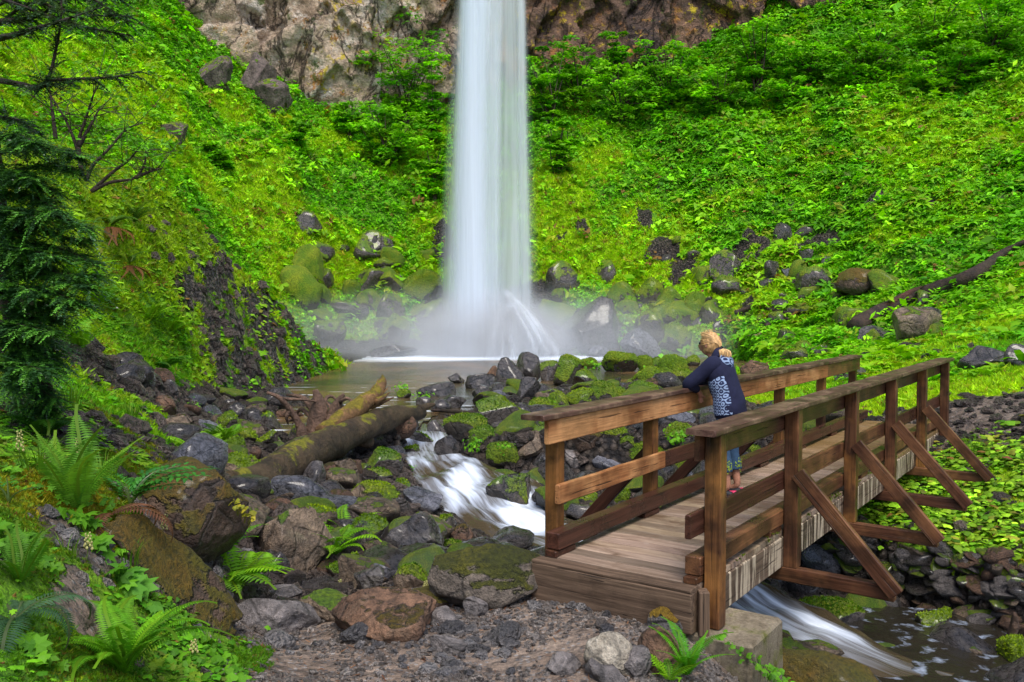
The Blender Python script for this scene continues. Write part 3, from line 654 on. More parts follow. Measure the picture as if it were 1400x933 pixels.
W_sill = wood_mat('sill_timber', (.070, .043, .028), (.19, .125, .083), damt=.5, rough=.85, green=.1)
W_str = wood_mat('stringer_timber', (.075, .050, .034), (.17, .12, .085), damt=.7, rough=.6, pale=(.44, .36, .26), drips=True)
W_post = wood_mat('post_timber', (.040, .018, .011), (.135, .060, .030), damt=.7, rough=.45, orange=(.26, .115, .035), green=.05)

def beam(name, A, B, w_, h_, mat, parent, up=(0, 0, 1), ch=.007, seed=None, wob=.0025, n=14, label=None):
    """sawn timber from A to B, local X along its length, softened arrises and a little unevenness"""
    A = np.asarray(A, float); B = np.asarray(B, float); L = np.linalg.norm(B - A); x = (B - A) / L
    z = np.asarray(up, float) - np.dot(up, x) * x; z /= np.linalg.norm(z); y = np.cross(z, x)
    a, c = w_ / 2, h_ / 2
    sec = np.array([(-a + ch, -c), (a - ch, -c), (a, -c + ch), (a, c - ch), (a - ch, c), (-a + ch, c), (-a, c - ch), (-a, -c + ch)])
    xs = np.concatenate([[0], np.linspace(ch, L - ch, n), [L]]); V = []
    for i, q in enumerate(xs):
        s = sec.copy()
        if i in (0, len(xs) - 1): s = s * (1 - ch / max(a, c) * .8)
        V.append(np.column_stack([np.full(8, q), s]))
    V = np.array(V); sd_ = random.random() * 90
    V[..., 1:] += wob * 2 * np.stack([fbm(V * np.array([3, 9, 9]) + sd_, 2), fbm(V * np.array([3, 9, 9]) + sd_ + 40, 2)], -1)
    m = len(xs); V = V.reshape(-1, 3); Q = [(i * 8 + j, i * 8 + (j + 1) % 8, (i + 1) * 8 + (j + 1) % 8, (i + 1) * 8 + j) for i in range(m - 1) for j in range(8)]
    T = []
    for base, f in ((0, 1), ((m - 1) * 8, 0)):
        for j in range(1, 7): T.append((base, base + j + 1, base + j) if f else (base, base + j, base + j + 1))
    o = mesh_np(name, V, [np.array(T), np.array(Q)], mat, None, smooth=False)
    M = Matrix(((x[0], y[0], z[0], A[0]), (x[1], y[1], z[1], A[1]), (x[2], y[2], z[2], A[2]), (0, 0, 0, 1)))
    if parent is not None: M = parent_inv(parent) @ M; o.parent = parent
    o.matrix_basis = M
    if label: o['label'] = label
    return o
def parent_inv(p): return Matrix.Translation(-p.location)

def build_bridge():
    br = empty('footbridge', BW(4.6, .6, 0)); tag(br, 'weathered brown timber footbridge with railings crossing the stream', 'footbridge')
    L = 9.35
    # deck boards
    mb = MB(); nb = 62; wd = L / nb
    r = np.random.default_rng(3)
    for k in range(nb):
        t0, t1 = k * wd + .004, (k + 1) * wd - .004; s0, s1 = .0 + r.uniform(-.006, .006), 1.2 + r.uniform(-.006, .006); zt = r.uniform(-.003, .002)
        ns = 9; ss = np.linspace(s0, s1, ns); V = []
        for s in ss:
            for (t, z) in ((t0, -.045), (t1, -.045), (t1, -.004 + zt), (t1 - .005, zt), (t0 + .005, zt), (t0, -.004 + zt)):
                V.append((t, s, z + .0015 * math.sin(s * 9 + k)))
        V = np.array(V); Q = [(i * 6 + j, i * 6 + (j + 1) % 6, (i + 1) * 6 + (j + 1) % 6, (i + 1) * 6 + j) for i in range(ns - 1) for j in range(6)]
        Q += [(0, 5, 2, 1), (5, 4, 3, 2)]; e = (ns - 1) * 6; Q += [(e, e + 1, e + 2, e + 5), (e + 5, e + 2, e + 3, e + 4)]
        g = r.uniform(.55, 1.35); mb.add(V, Q=Q, c=(g, g * r.uniform(.92, 1.0), g * r.uniform(.84, .98)))
    m, nt, out = newmat('deck_boards'); b = NB(nt); v = b.coord(); ti = b.attr('tint').outputs['Color']
    gv = b.noise(b.coord('Object', (26, 1.6, 26)), 1.0, 5, .65, .4); n = b.noise(b.coord('Object', (2.2, 1.1, 1)), 1.6, 7, .65, .5); n3 = b.noise(v, 3.1, 6, .7)
    col = b.mix(b.ramp(gv, [(.3, 0.0), (.7, 1.0)]), (.14, .098, .068), (.34, .265, .20))
    col = b.mix(1.0, col, ti, 'MULTIPLY')
    col = b.mix(b.ramp(n, [(.50, 0.0), (.66, 1.0)]), col, (.115, .070, .040))
    far_ = b.ramp(sepz(b, v)[0], [(.45, 0.0), (.62, 1.0)])
    xx = b.math('MULTIPLY', sepz(b, v)[0], .1); farm = b.ramp(xx, [(.42, 0.0), (.62, 1.0)])
    col = b.mix(b.math('MULTIPLY', farm, .75), col, b.mix(gv, (.10, .055, .012), (.24, .14, .03)))
    col = b.mix(b.math('MULTIPLY', b.ramp(n3, [(.6, 0.0), (.72, 1.0)]), .5), col, (.42, .36, .29))
    b.bsdf(out, col, b.ramp(n, [(.4, .8), (.65, .5)]), b.bump(gv, .5, .01), .4)
    o = mb.build('deck', m, None, smooth=False)
    o.parent = br; o.matrix_basis = parent_inv(br) @ Matrix(((BD[0], BN[0], 0, B0[0]), (BD[1], BN[1], 0, B0[1]), (0, 0, 1, 0), (0, 0, 0, 1)))
    bm_ = lambda nm, t0, s0, z0, t1, s1, z1, w_, h_, mt, **k: beam(nm, BW(t0, s0, z0), BW(t1, s1, z1), w_, h_, mt, br, **k)
    # near sill plank and beam across the end
    bm_('sill_board', -.07, -.05, -.018, -.07, 1.21, -.012, .13, .026, W_sill)
    bm_('sill_beam', -.075, -.05, -.165, -.075, 1.21, -.165, .125, .275, W_sill, wob=.006)
    bm_('sill_end_block', -.02, 1.245, -.32, -.02, 1.245, -.02, .10, .07, W_sill, up=(1, 0, 0))
    bm_('sill_beam', L + .08, -.02, -.18, L + .08, 1.22, -.18, .14, .3, W_sill)
    # stringers
    for s in (.06, .6): bm_('stringer', .02, s, -.175, L, s, -.175, .10, .25, W_dark)
    bm_('stringer', .10, 1.165, -.175, L, 1.165, -.175, .09, .25, W_str, n=40, label='outer stringer streaked with pale vertical drip stains')
    # kerbs raised on blocks
    for s, mt in ((.045, W_dark), (1.15, W_red)):
        cuts = [.0, 3.65, 7.2, L] if s < 1 else [.02, 3.62, 7.2, L]
        for a, c in zip(cuts[:-1], cuts[1:]): bm_('kerb', a + .004, s, .115, c - .004, s, .115, .115, .125, mt, n=24)
        tt = .12
        while tt < L: bm_('kerb_block', tt - .14, s, .024, tt + .14, s, .024, .10, .046, mt, n=4); tt += 1.46
    # posts
    TP = [.117, 1.775, 3.63, 5.40, 7.23, 8.96]
    for k, t in enumerate(TP):
        bm_('post', t, 1.27, -.30, t, 1.27, 1.02, .115, .115, W_post if k == 0 else (W_red if k % 2 else W_post), up=BD, n=18)
        t2 = .225 if k == 0 else t + .1
        bm_('post', t2, -.075, -.30, t2, -.075, 1.02, .11, .11, W_post, up=BD, n=18)
    def split(nm, s, z, w_, h_, mts, ends, cuts, **k):
        cc = [ends[0]] + cuts + [ends[1]]
        for i, (a, c) in enumerate(zip(cc[:-1], cc[1:])): bm_(nm, a + .003, s, z, c - .003, s, z, w_, h_, mts[i % len(mts)], n=26, **k)
    # left railing: face boards on the inner side of the posts, so they hide them
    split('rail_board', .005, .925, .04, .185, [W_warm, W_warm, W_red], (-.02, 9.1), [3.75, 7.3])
    split('mid_rail', .005, .435, .04, .15, [W_warm, W_dark, W_dark], (.13, 9.1), [1.99, 5.6])
    split('rail_cap', -.055, 1.04, .21, .042, [W_cap], (-.12, 9.15), [3.75, 7.3])
    # right railing: boards on the inner side too, posts stand in front of them
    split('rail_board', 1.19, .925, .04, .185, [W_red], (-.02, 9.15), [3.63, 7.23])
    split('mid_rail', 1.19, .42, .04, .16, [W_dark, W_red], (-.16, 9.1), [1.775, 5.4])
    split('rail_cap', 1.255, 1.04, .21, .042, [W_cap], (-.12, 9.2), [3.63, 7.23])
    # outriggers and raking braces
    for t in TP[1:5]:
        bm_('outrigger', t - .02, .25, -.345, t - .02, 2.08, -.365, .085, .12, W_red, wob=.003)
        bm_('brace', t - .075, 1.33, .50, t - .075, 2.10, -.36, .055, .125, W_red, up=BN)
        bm_('outrigger', t + .1, .95, -.335, t + .1, -.88, -.355, .085, .12, W_dark)
        bm_('brace', t + .17, -.13, .50, t + .17, -.90, -.36, .055, .12, W_dark, up=BN)
    # moss tufts caught in the gap under the right kerb
    mb = MB()
    for q in range(46):
        t = random.choice([.6, 1.4, 2.3, 3.2, 4.0, 4.7, 5.8]) + random.gauss(0, .12); c0 = BW(t, 1.215, .02 + random.uniform(-.02, .02))
        for j in range(10):
            d = np.array([random.gauss(0, 1), random.gauss(0, 1), random.gauss(0, .7)]); d = d / np.linalg.norm(d) * random.uniform(.012, .03); e = np.cross(d, (0, 0, 1)) * .4
            mb.add([c0 - e, c0 + e, c0 + d], T=[(0, 1, 2)], c=(.09, .10, .015) if random.random() < .6 else (.14, .22, .01))
    o = mb.build('moss', LEAF, br); o.location = -br.location
    # bolts heads on the posts
    return br
LEAF = leaf_mat('leaf', .6, .35, .25)
LEAF_GLOSS = leaf_mat('glossy_leaf', .35, .25, .5)
bridge = build_bridge()

def concrete():
    m, nt, out = newmat('mossy_concrete'); b = NB(nt); v = b.coord(); n = b.noise(v, 6, 8, .7); n2 = b.noise(v, 40, 5, .7)
    col = b.mix(b.ramp(n, [(.35, 0.0), (.65, 1.0)]), (.12, .095, .06), (.30, .25, .18)); col = b.mix(b.ramp(b.noise(v, 3, 6, .7), [(.5, 0.0), (.62, 1.0)]), col, (.10, .10, .02))
    col = b.mix(1.0, col, b.ramp(n2, [(.3, .6), (.7, 1.25)]), 'MULTIPLY'); b.bsdf(out, col, .85, b.bump(b.math('ADD', n, n2), .6, .015), .3)
    c = BW(.25, 1.32, 0); e = empty('concrete_footing', (c[0], c[1], -1.6)); tag(e, 'mossy stained concrete block under the near right post', 'footing')
    beam('block', BW(.25, 1.32, -1.65), BW(.25, 1.32, -.305), .55, .62, m, e, up=BD, ch=.02, wob=.008)
    beam('wood_packer', BW(-.02, 1.16, -.35), BW(.12, 1.16, -.32), .12, .03, W_sill, e)
concrete()
# ------------------------------------------------------------------ boulders
def ico(sub):
    import bmesh
    bm = bmesh.new(); bmesh.ops.create_icosphere(bm, subdivisions=sub, radius=1.0)
    V = np.array([v.co[:] for v in bm.verts]); T = np.array([[v.index for v in f.verts] for f in bm.faces]); bm.free(); return V, T
ICO = {k: ico(k) for k in (1, 2, 3, 4, 5)}
def rock_shape(sub, seed, planes=12, cut=(.62, .92), amp=.10, round_=0.0):
    r = np.random.default_rng(seed); V, T = ICO[sub]; V = V.copy()
    for k in range(planes):
        n = r.normal(size=3); n /= np.linalg.norm(n); d = r.uniform(*cut); s = V @ n; over = np.maximum(s - d, 0); V = V - over[:, None] * n * (1 - round_)
    s0 = r.uniform(0, 50)
    V = V * (1 + amp * 1.5 * fbm(V * 1.1 + s0, 3) + amp * .5 * fbm(V * 4 + s0, 3))[:, None]
    V += .03 * amp / .1 * noise(V * 9 + s0)[:, None] * V
    lo, hi = V.min(0), V.max(0); V = (V - (lo + hi) / 2) / ((hi - lo) / 2); return V, T
MOSSC = ((.035, .085, .003), (.17, .32, .005), (.36, .44, .010))
MR = {
 'wet': rock_mat('rock_wet_dark', (.022, .019, .020), (.085, .072, .068), 0, .32, .5, lamt=.25),
 'wetm': rock_mat('rock_wet_mossy', (.022, .018, .016), (.08, .062, .05), .42, .34, .45, lamt=.2, mossc=MOSSC),
 'moss': rock_mat('rock_mossy', (.03, .024, .018), (.085, .065, .045), .74, .5, .1, lamt=.2, mossc=MOSSC),
 'mossy': rock_mat('rock_deep_moss', (.03, .024, .018), (.08, .06, .04), 1.0, .6, 0, lamt=.2, mossc=MOSSC),
 'tan': rock_mat('rock_tan', (.075, .052, .036), (.23, .165, .11), .12, .55, .1, light=(.38, .32, .20), lamt=.5, mossc=MOSSC),
 'tanm': rock_mat('rock_tan_mossy', (.07, .05, .036), (.22, .155, .10), .42, .5, .1, light=(.36, .30, .17), lamt=.45, mossc=MOSSC),
 'grey': rock_mat('rock_grey', (.09, .08, .078), (.24, .21, .20), 0, .75, 0, light=(.36, .33, .31), lamt=.3),
 'blue': rock_mat('rock_blue_grey', (.06, .062, .075), (.17, .17, .20), 0, .3, .4, light=(.25, .26, .3), lamt=.3),
 'brown': rock_mat('rock_brown', (.075, .038, .022), (.20, .11, .065), .12, .75, 0, light=(.28, .20, .13), lamt=.3, mossc=((.03, .025, .004), (.12, .10, .01), (.20, .13, .01))),
 'earth': rock_mat('rock_earthy_moss', (.028, .016, .010), (.085, .050, .032), .55, .6, .15, light=(.20, .14, .10), lamt=.25, mossc=((.05, .05, .004), (.16, .14, .006), (.24, .13, .010))),
 'white': rock_mat('rock_pale', (.22, .18, .13), (.5, .44, .35), 0, .8, 0, light=(.7, .66, .58), lamt=.7),
 'gold': rock_mat('rock_grey_gold_moss', (.06, .055, .058), (.20, .18, .17), .42, .75, 0, mossc=((.12, .07, .004), (.38, .22, .008), (.45, .30, .01))),
 'lich': rock_mat('rock_spotted_lichen', (.045, .036, .028), (.15, .12, .095), .34, .7, 0, light=(.34, .28, .20), lamt=.75, mossc=((.025, .030, .003), (.09, .10, .005), (.22, .20, .008))),
 'cong': rock_mat('rock_conglomerate', (.07, .052, .045), (.17, .13, .115), .25, .85, 0, light=(.3, .26, .23), lamt=.3, mossc=MOSSC),
}
MOSSY_KEYS = {'wetm': .30, 'moss': .6, 'mossy': 1.0, 'tanm': .25}
ROCK_POS = []
def moss_fuzz(o, V, T, centre, cover, seed, px):
    """short tufts standing off the mossy upper surface"""
    r = np.random.default_rng(seed); a, b_, c = V[T[:, 0]], V[T[:, 1]], V[T[:, 2]]; n = np.cross(b_ - a, c - a); ar = np.linalg.norm(n, axis=1) / 2; n = n / (2 * ar[:, None] + 1e-9)
    nn = fbm((V[T].mean(1) + centre) * 3.0, 3)
    wgt = ar * sstep(.75 - .9 * cover, 1.1 - .8 * cover, n[:, 2] + .55 * nn) * (n[:, 1] < .75)
    if wgt.sum() < 1e-4: return
    N = int(min(2600, max(120, wgt.sum() * 900 / max(px, .35) ** 1.5))); k = r.choice(len(T), N, p=wgt / wgt.sum())
    u, v = r.random(N), r.random(N); m = u + v > 1; u[m] = 1 - u[m]; v[m] = 1 - v[m]
    p = a[k] + u[:, None] * (b_[k] - a[k]) + v[:, None] * (c[k] - a[k])
    L = (.016 + .010 * px * 1.2) * r.uniform(.6, 1.5, N)
    d = n[k] + r.normal(size=(N, 3)) * .7; d /= np.linalg.norm(d, axis=1)[:, None]; s = np.cross(d, r.normal(size=(N, 3))); s /= np.linalg.norm(s, axis=1)[:, None]
    W = np.stack([p - s * L[:, None] * .55 - .003 * n[k], p + s * L[:, None] * .55 - .003 * n[k], p + d * L[:, None]], 1).reshape(-1, 3)
    hue = np.clip(.5 + 1.3 * fbm((p + centre) * 1.2, 2) + r.normal(size=N) * .15, 0, 1)[:, None]
    c_ = (np.array([.06, .17, .004]) * (1 - hue) + np.array([.30, .42, .008]) * hue) * r.uniform(.6, 1.25, N)[:, None]
    mesh_np('moss', W, np.arange(3 * N).reshape(-1, 3), LEAF, o, False, np.repeat(c_, 3, 0))
def boulder(box, mat, label, Y=None, depth=.85, planes=12, sub=4, cut=(.6, .92), amp=.10, seed=None, name='boulder', cat='boulder', sink=.12, group=None, tilt=0):
    x0, y0, x1, y1 = box; cx, cy_ = (x0 + x1) / 2, (y0 + y1) / 2; sd_ = seed if seed is not None else int(x0 * 7 + y0 * 13) % 99991
    if Y is None: Y = hit(cx, y1 - .10 * (y1 - y0), water=True)[1]; Y += .22 * (x1 - x0) / F * Y
    c = P(cx, cy_, Y); wv = (x1 - x0) / F * Y / 2; hv = (y1 - y0) / F * Y / 2 * (1 + sink); V, T = rock_shape(sub, sd_, planes, cut, amp)
    V = V * np.array([wv, max(wv, hv) * depth, hv]); c = c - np.array([0, 0, hv * sink])
    if tilt: 
        ca, sa = math.cos(tilt), math.sin(tilt); V = V @ np.array([[ca, 0, -sa], [0, 1, 0], [sa, 0, ca]])
    o = mesh_np(name, V, T, MR[mat]); o.location = c; tag(o, label, cat, group)
    ROCK_POS.append((c[0], c[1], max(wv, .1)))
    if mat in MOSSY_KEYS: moss_fuzz(o, V, T, c, MOSSY_KEYS[mat], sd_, Y * 1.37 / F * 40)
    return o
ROCKS = [
 # pool edge and the field in front of it
 ((676,488,717,530),'wet','large streaky grey boulder leaning at the pool edge, left of its rounded twin'),
 ((704,481,739,528),'wet','tall rounded brown boulder against the large streaky one at the pool edge'),
 ((664,500,685,522),'brown','small brown stone tucked left of the large streaky pool-edge boulder'),
 ((735,492,766,524),'wetm','brown boulder with a mossy cap right of the tall rounded one'),
 ((612,510,635,526),'wet','small pointed grey rock standing alone in the pool shallows'),
 ((636,510,678,534),'wet','low grey blue rock in the shallows beside the streaky boulders'),
 ((645,526,673,550),'wet','brown angular wet rock below the low grey blue one in the shallows'),
 ((690,516,708,532),'tan','small tan stone at the foot of the streaky boulder'),
 ((704,514,740,552),'wet','glossy black boulder glinting below the tall rounded brown one'),
 ((666,533,702,550),'blue','flat bluish stone between the glossy black boulder and the big one below'),
 ((650,539,724,590),'wetm','big round brown boulder with a bright moss stripe on top, near the rail end'),
 ((756,486,796,532),'moss','dark sided boulder with bright moss cap where the mossy field begins'),
 ((764,484,796,506),'mossy','fully mossed hump at the left end of the skyline of mossy boulders'),
 ((782,505,822,534),'wetm','grey streaked boulder showing bare rock among the mossy ones'),
 ((792,489,818,504),'mossy','low mossy stone right of the skyline hump'),
 ((797,488,815,498),'brown','small brown grey bare stone peeping behind the low mossy stone'),
 ((822,480,873,512),'mossy','tallest bright moss boulder on the skyline in front of the pool'),
 ((870,486,893,508),'mossy','narrow mossy stone just right of the tallest skyline boulder'),
 ((888,488,906,504),'moss','dark little mossy stone second from the tallest skyline boulder'),
 ((896,484,942,522),'mossy','broad bright moss boulder left of the leaning woman'),
 ((864,500,906,528),'mossy','leafy mossy boulder under the skyline between the two bright ones'),
 ((934,485,958,502),'moss','half bare mossy boulder right behind the woman\'s shoulder'),
 ((915,504,952,532),'moss','shaded mossy boulder left of the woman\'s elbow'),
 ((803,520,847,554),'moss','dark moss boulder above the left top rail'),
 ((768,530,822,560),'moss','wide moss covered boulder behind the left rail end'),
 ((830,528,862,550),'mossy','round moss cushion boulder resting just above the left rail'),
 ((856,520,902,550),'moss','brown boulder thinly mossed just above the middle of the left rail'),
 ((748,534,778,562),'moss','mossy rock touching the left end of the rail'),
 ((720,543,764,570),'mossy','low bright moss mound beside the big stripe-topped boulder'),
 ((716,572,752,598),'wetm','dark rock with a thin green top just left of the first left post'),
 # right of the cascade
 ((606,565,667,600),'moss','long mossy boulder on the right bank near the log end'),
 ((594,590,645,636),'wet','split black and grey wet boulder on the brink of the rapids'),
 ((640,580,680,616),'moss','slanting mossy rock wedged behind the split wet boulder'),
 ((660,593,723,642),'moss','yellow mossed round boulder just above the cascade'),
 ((584,574,610,600),'wet','dark knobbly rock at the left end of the long mossy boulder'),
 ((549,588,597,616),'wetm','flat green black rock at the head of the rapids'),
 ((549,608,577,628),'wetm','small green stone breaking the first white water'),
 ((671,575,699,594),'wet','shiny brown stone under the big stripe-topped boulder'),
 ((706,588,747,628),'tan','tilted grey slab leaning right of the yellow mossed boulder'),
 ((722,614,756,652),'wet','flat dark slab left of the first left post near the water'),
 ((664,646,728,704),'wetm','large olive black boulder splitting the lower rapids'),
 ((700,643,740,670),'wet','black ridge of rock behind the large olive black boulder'),
 ((726,668,754,694),'wet','black wet rock by the foot of the first left post'),
 ((664,644,690,662),'wetm','green stone beside the small side spill of the cascade'),
 ((684,631,710,650),'wetm','dark green rounded stone above the small side spill'),
 ((546,666,606,700),'blue','smooth blue grey boulder washed by a thin curtain of water'),
 ((636,702,664,724),'blue','rounded rock poking through the white water downstream'),
 ((694,728,722,748),'wet','lone little black stone in the calm tail of the rapids'),
 ((570,522,624,544),'wet','cluster-like ragged rock in the pool outlet shallows'),
 ((542,532,562,546),'moss','small mossy stone next to the raised splinter of the log'),
 ((568,542,590,556),'wet','little stone with a leafy tuft in the outlet shallows'),
 ((588,545,618,566),'wet','rounded wet brown stone in the outlet below the ragged rock'),
 ((604,540,638,560),'wet','low brown ledge with a trickle spilling over it'),
 # left of the cascade
 ((494,612,552,654),'wetm','black hump with moss at the left brink of the rapids'),
 ((494,640,538,660),'wetm','low flat mossed rock under the black hump'),
 ((444,624,492,668),'tan','angular tan block standing under the fallen log'),
 ((476,658,548,700),'tanm','orange tan boulder with moss on its right shoulder'),
 ((410,630,445,680),'wet','dark leaning slab in the shade below the log'),
 ((522,678,562,708),'wet','dark block right below the orange tan boulder'),
 ((540,655,562,674),'wetm','small olive stone between the black hump and the blue grey boulder'),
 ((471,705,530,766),'wetm','dark boulder draped with moss right of the lime fern'),
 ((516,698,608,776),'wet','broad craggy dark boulder glinting beside the rapids'),
 ((545,702,616,726),'tan','pale orange flat rock lying on the edge of the rapids'),
 ((590,703,624,732),'wetm','mossy black wedge right of the pale orange flat rock'),
 ((615,716,648,750),'brown','brown capped stone at the water\'s edge below the pale flat rock'),
 ((600,738,636,756),'mossy','small bright moss cushion on the rock above the giant lichened boulder'),
 ((586,740,758,836),'lich','giant rounded lichened boulder left of the bridge end'),
 ((541,753,592,784),'grey','smooth violet grey stone left of the giant lichened boulder'),
 ((538,770,592,808),'tanm','squat brown stone under the smooth violet grey one'),
 ((510,768,543,800),'blue','slate blue flat faced stone among the near rocks'),
 ((484,770,528,816),'wet','pointed dark rock left of the slate blue stone'),
 ((464,754,518,788),'wetm','shaded rock under the moss draped boulder'),
 ((446,768,492,796),'moss','mossy stone at the foot of the lime fern'),
 ((402,786,478,814),'wet','low dark rock behind the pale slabs'),
 ((331,692,453,796),'tan','huge sloping boulder patched with yellow lichen beside the log butt'),
 ((360,680,402,708),'brown','reddish wedge stone above the huge sloping boulder'),
 ((392,690,462,730),'tanm','rounded boulder with a mossy right end behind the lime fern'),
 ((322,752,354,784),'wet','dark stone in the hollow behind the bracken'),
 ((350,752,396,792),'wet','bluish jagged stone beneath the huge sloping boulder'),
 # gravel bank
 ((320,812,438,870),'grey','flat speckled grey slab at the left edge of the gravel bank'),
 ((348,803,412,824),'grey','low grey ridge of rock behind the speckled slab'),
 ((404,810,512,852),'tan','pale fluted slab in the middle of the gravel bank edge'),
 ((448,808,596,880),'brown','big rusty brown triangular rock on the gravel bank'),
 ((554,804,616,836),'earth','dark mossy rock behind the rusty triangular one'),
 ((578,830,630,860),'grey','flat grey stone right of the rusty triangular rock'),
 ((646,775,714,828),'grey','ribbed grey block with gold moss in front of the giant boulder'),
 ((700,788,742,818),'gold','grey stone with gold moss at the right of the ribbed block'),
 ((632,815,668,848),'grey','pinkish grey stone left below the ribbed block'),
 ((797,864,872,930),'white','whitish pitted rock near the bottom of the path'),
 ((868,856,930,924),'brown','reddish brown rounded rock beside the small fern'),
 ((846,884,892,930),'grey','grey wedge between the whitish and the reddish rocks'),
 ((800,902,862,940),'grey','cracked grey slab at the bottom edge in front of the whitish rock'),
 ((884,826,938,872),'gold','dark rock capped with golden moss under the bridge corner'),
 ((745,892,796,924),'grey','bluish grey broken stone left of the whitish rock'),
 ((586,868,640,896),'grey','flat pale stone half sunk in the path'),
 # near left bank outcrops
 ((186,622,336,778),'earth','massive earthy overhanging boulder below the left bank'),
 ((1006,880,1200,975),'earth','long mossy slab at the bottom right of the concrete footing'),
 # left bank scree
 ((220,566,266,600),'tan','grey lichened boulder at the bottom of the scree chute'),
 ((266,572,300,594),'blue','bluish stone right of the lichened scree boulder'),
 ((294,562,332,596),'moss','moss coated boulder between the scree and the side channel'),
 ((331,559,360,584),'wet','black pointed rock by the dark side channel'),
 ((352,561,388,590),'wetm','rock with a moss strip at the rim of the side channel'),
 ((321,584,352,606),'moss','olive mossed stone left of the side channel'),
 ((350,588,380,614),'wetm','rounded dark stone right behind the log'),
 ((306,596,336,630),'moss','upright mossy lump above the log butt'),
 ((274,608,306,642),'wet','smooth maroon boulder between the two bright ferns'),
 ((296,620,358,662),'tanm','mossy block wedged against the butt of the log'),
 ((328,610,358,630),'brown','brown angular stone topping the block at the log butt'),
 ((218,518,246,540),'wet','black block sitting high on the scree'),
 ((208,540,242,568),'brown','dark brown block in the middle of the scree'),
 ((300,545,325,562),'wet','dark rock at the foot of the mossy outcrop'),
 # under and beyond the bridge
 ((1070,820,1186,884),'wetm','dark mossy topped boulder in the stream under the bridge'),
 ((1250,832,1304,880),'wetm','rounded boulder with moss shoulder under the right bank'),
 ((1368,868,1430,926),'mossy','mossy boulder cut off by the right edge of the picture'),
 ((1036,804,1078,832),'wet','black rock just below the bridge stringer'),
 ((1282,912,1366,950),'blue','blue grey wet boulder at the bottom right'),
 ((1180,896,1270,936),'wet','dark submerged rock at the lower right stream'),
 ((1218,418,1302,468),'tan','large brown block lying below the dark fallen trunk on the right slope'),
 ((1238,443,1262,466),'wet','dark small stone in front of the large brown block'),
 ((1312,472,1385,508),'wet','glistening black boulder at the top of the right trail'),
 ((1374,470,1420,506),'wet','dark boulder at the right edge beside the glistening one'),
 ((1172,444,1218,470),'wet','low shadowed rock left of the large brown block'),
 ((1142,497,1192,524),'wet','dark rock behind the far end of the left rail'),
 ((1067,474,1104,500),'wetm','half mossed boulder at the water behind the rail'),
 ((1107,470,1131,492),'wetm','dark boulder next to the half mossed one, nearer the rail end'),
 ((1086,465,1110,484),'moss','small mossy stone behind and between two dark boulders'),
 ((1012,492,1052,520),'brown','reddish rock just right of the woman\'s back'),
 ((774,584,824,620),'earth','dark brown mossed boulder under the left rail, near its first post'),
 ((851,600,909,630),'mossy','bright moss boulder seen between the left rail boards'),
 ((846,594,871,616),'moss','small moss stone left of the bright boulder between the rails'),
 ((817,578,860,600),'moss','leafy mossed stones right below the left top rail'),
 ((904,577,950,612),'moss','mossy boulder right of the second left post'),
 ((826,663,862,692),'mossy','vivid moss capped stone above the left kerb'),
 ((806,618,874,648),'blue','wet slab with blue sheen between the left rail boards'),
 ((772,612,797,642),'grey','pale striped stone right of the first left post'),
 ((786,671,818,692),'moss','dull mossy stone left of the vivid moss capped one'),
 ((920,618,966,656),'moss','mossy boulder behind the near right post'),
 ((1004,604,1044,636),'moss','brown green boulder behind the woman\'s knees'),
 ((772,686,836,722),'wet','dark greenish boulder by the water behind the left kerb'),
 ((910,562,952,584),'blue','flat blue sheened stone below the woman\'s hand'),
 ((1075,545,1120,570),'moss','mossy stone between the far left posts'),
 # foot of the fall
 ((760,404,850,492),'wet','huge dark craggy boulder right of the waterfall foot'),
 ((846,448,906,492),'blue','bluish glinting boulder at the pool edge right of the craggy giant'),
 ((866,424,918,474),'wetm','dark rock shoulder behind the bluish glinting boulder'),
 ((803,472,834,490),'blue','small pale blue triangular rock in the mist'),
 ((692,446,732,486),'wet','pointed dark rock standing in the spray'),
 ((716,442,766,488),'wet','rounded dark rock with water sliding over its right side'),
 ((668,404,722,486),'wet','tall rock struck by the right thread of the waterfall'),
 ((456,410,506,442),'wet','shiny grey boulder lodged on the slope left of the waterfall'),
 ((506,470,570,490),'wet','low wedge of rock in the mist at the left of the foam'),
 ((868,378,908,424),'moss','green angular boulder above the bluish glinting one'),
 ((934,398,968,442),'moss','mossy block behind the woman\'s head to the left'),
 ((894,438,946,484),'moss','mossy boulder at the water edge left of the woman\'s head'),
 ((546,368,606,414),'mossy','slanting bright moss slab left of the waterfall'),
 ((468,382,494,408),'mossy','small bright moss wedge above the shiny grey boulder'),
 ((556,414,608,456),'moss','dim mossy block half lost in spray left of the waterfall'),
 ((516,428,562,474),'moss','misty green block between the shiny boulder and the fall'),
 ((426,436,474,482),'wetm','dim rock above the tip of the mossy outcrop'),
 ((396,388,434,424),'moss','mossy block on the slope above the outcrop tip'),
 ((500,320,540,352),'wetm','dark knob at the upper rim of the stony patch'),
 ((405,288,440,320),'wetm','dark notch rock high left of the stony patch'),
 ((970,338,1024,382),'wetm','black twin-faced outcrop with moss ledge right of the woman\'s head'),
 ((970,376,1016,410),'wetm','black outcrop below the twin-faced one'),
 ((1042,356,1068,388),'wet','round black boulder on the slope'),
 ((1069,365,1086,380),'blue','small pale blue stone shining on the slope'),
 ((1138,366,1222,408),'earth','long black slanting outcrop on the right slope'),
 ((1092,340,1112,364),'wet','dark stones below the brown earth scar'),
 ((1121,350,1138,364),'wet','small blue black stone right of the brown earth scar'),
 ((275,80,317,124),'cong','leftmost of three brown pebbly knobs under the pale cliff'),
 ((335,78,374,128),'cong','upper middle brown pebbly knob under the pale cliff'),
 ((351,114,392,158),'cong','lower right brown pebbly knob under the pale cliff'),
 ((438,106,480,148),'cong','pale tipped rock where cliff and slope meet left of the fall'),
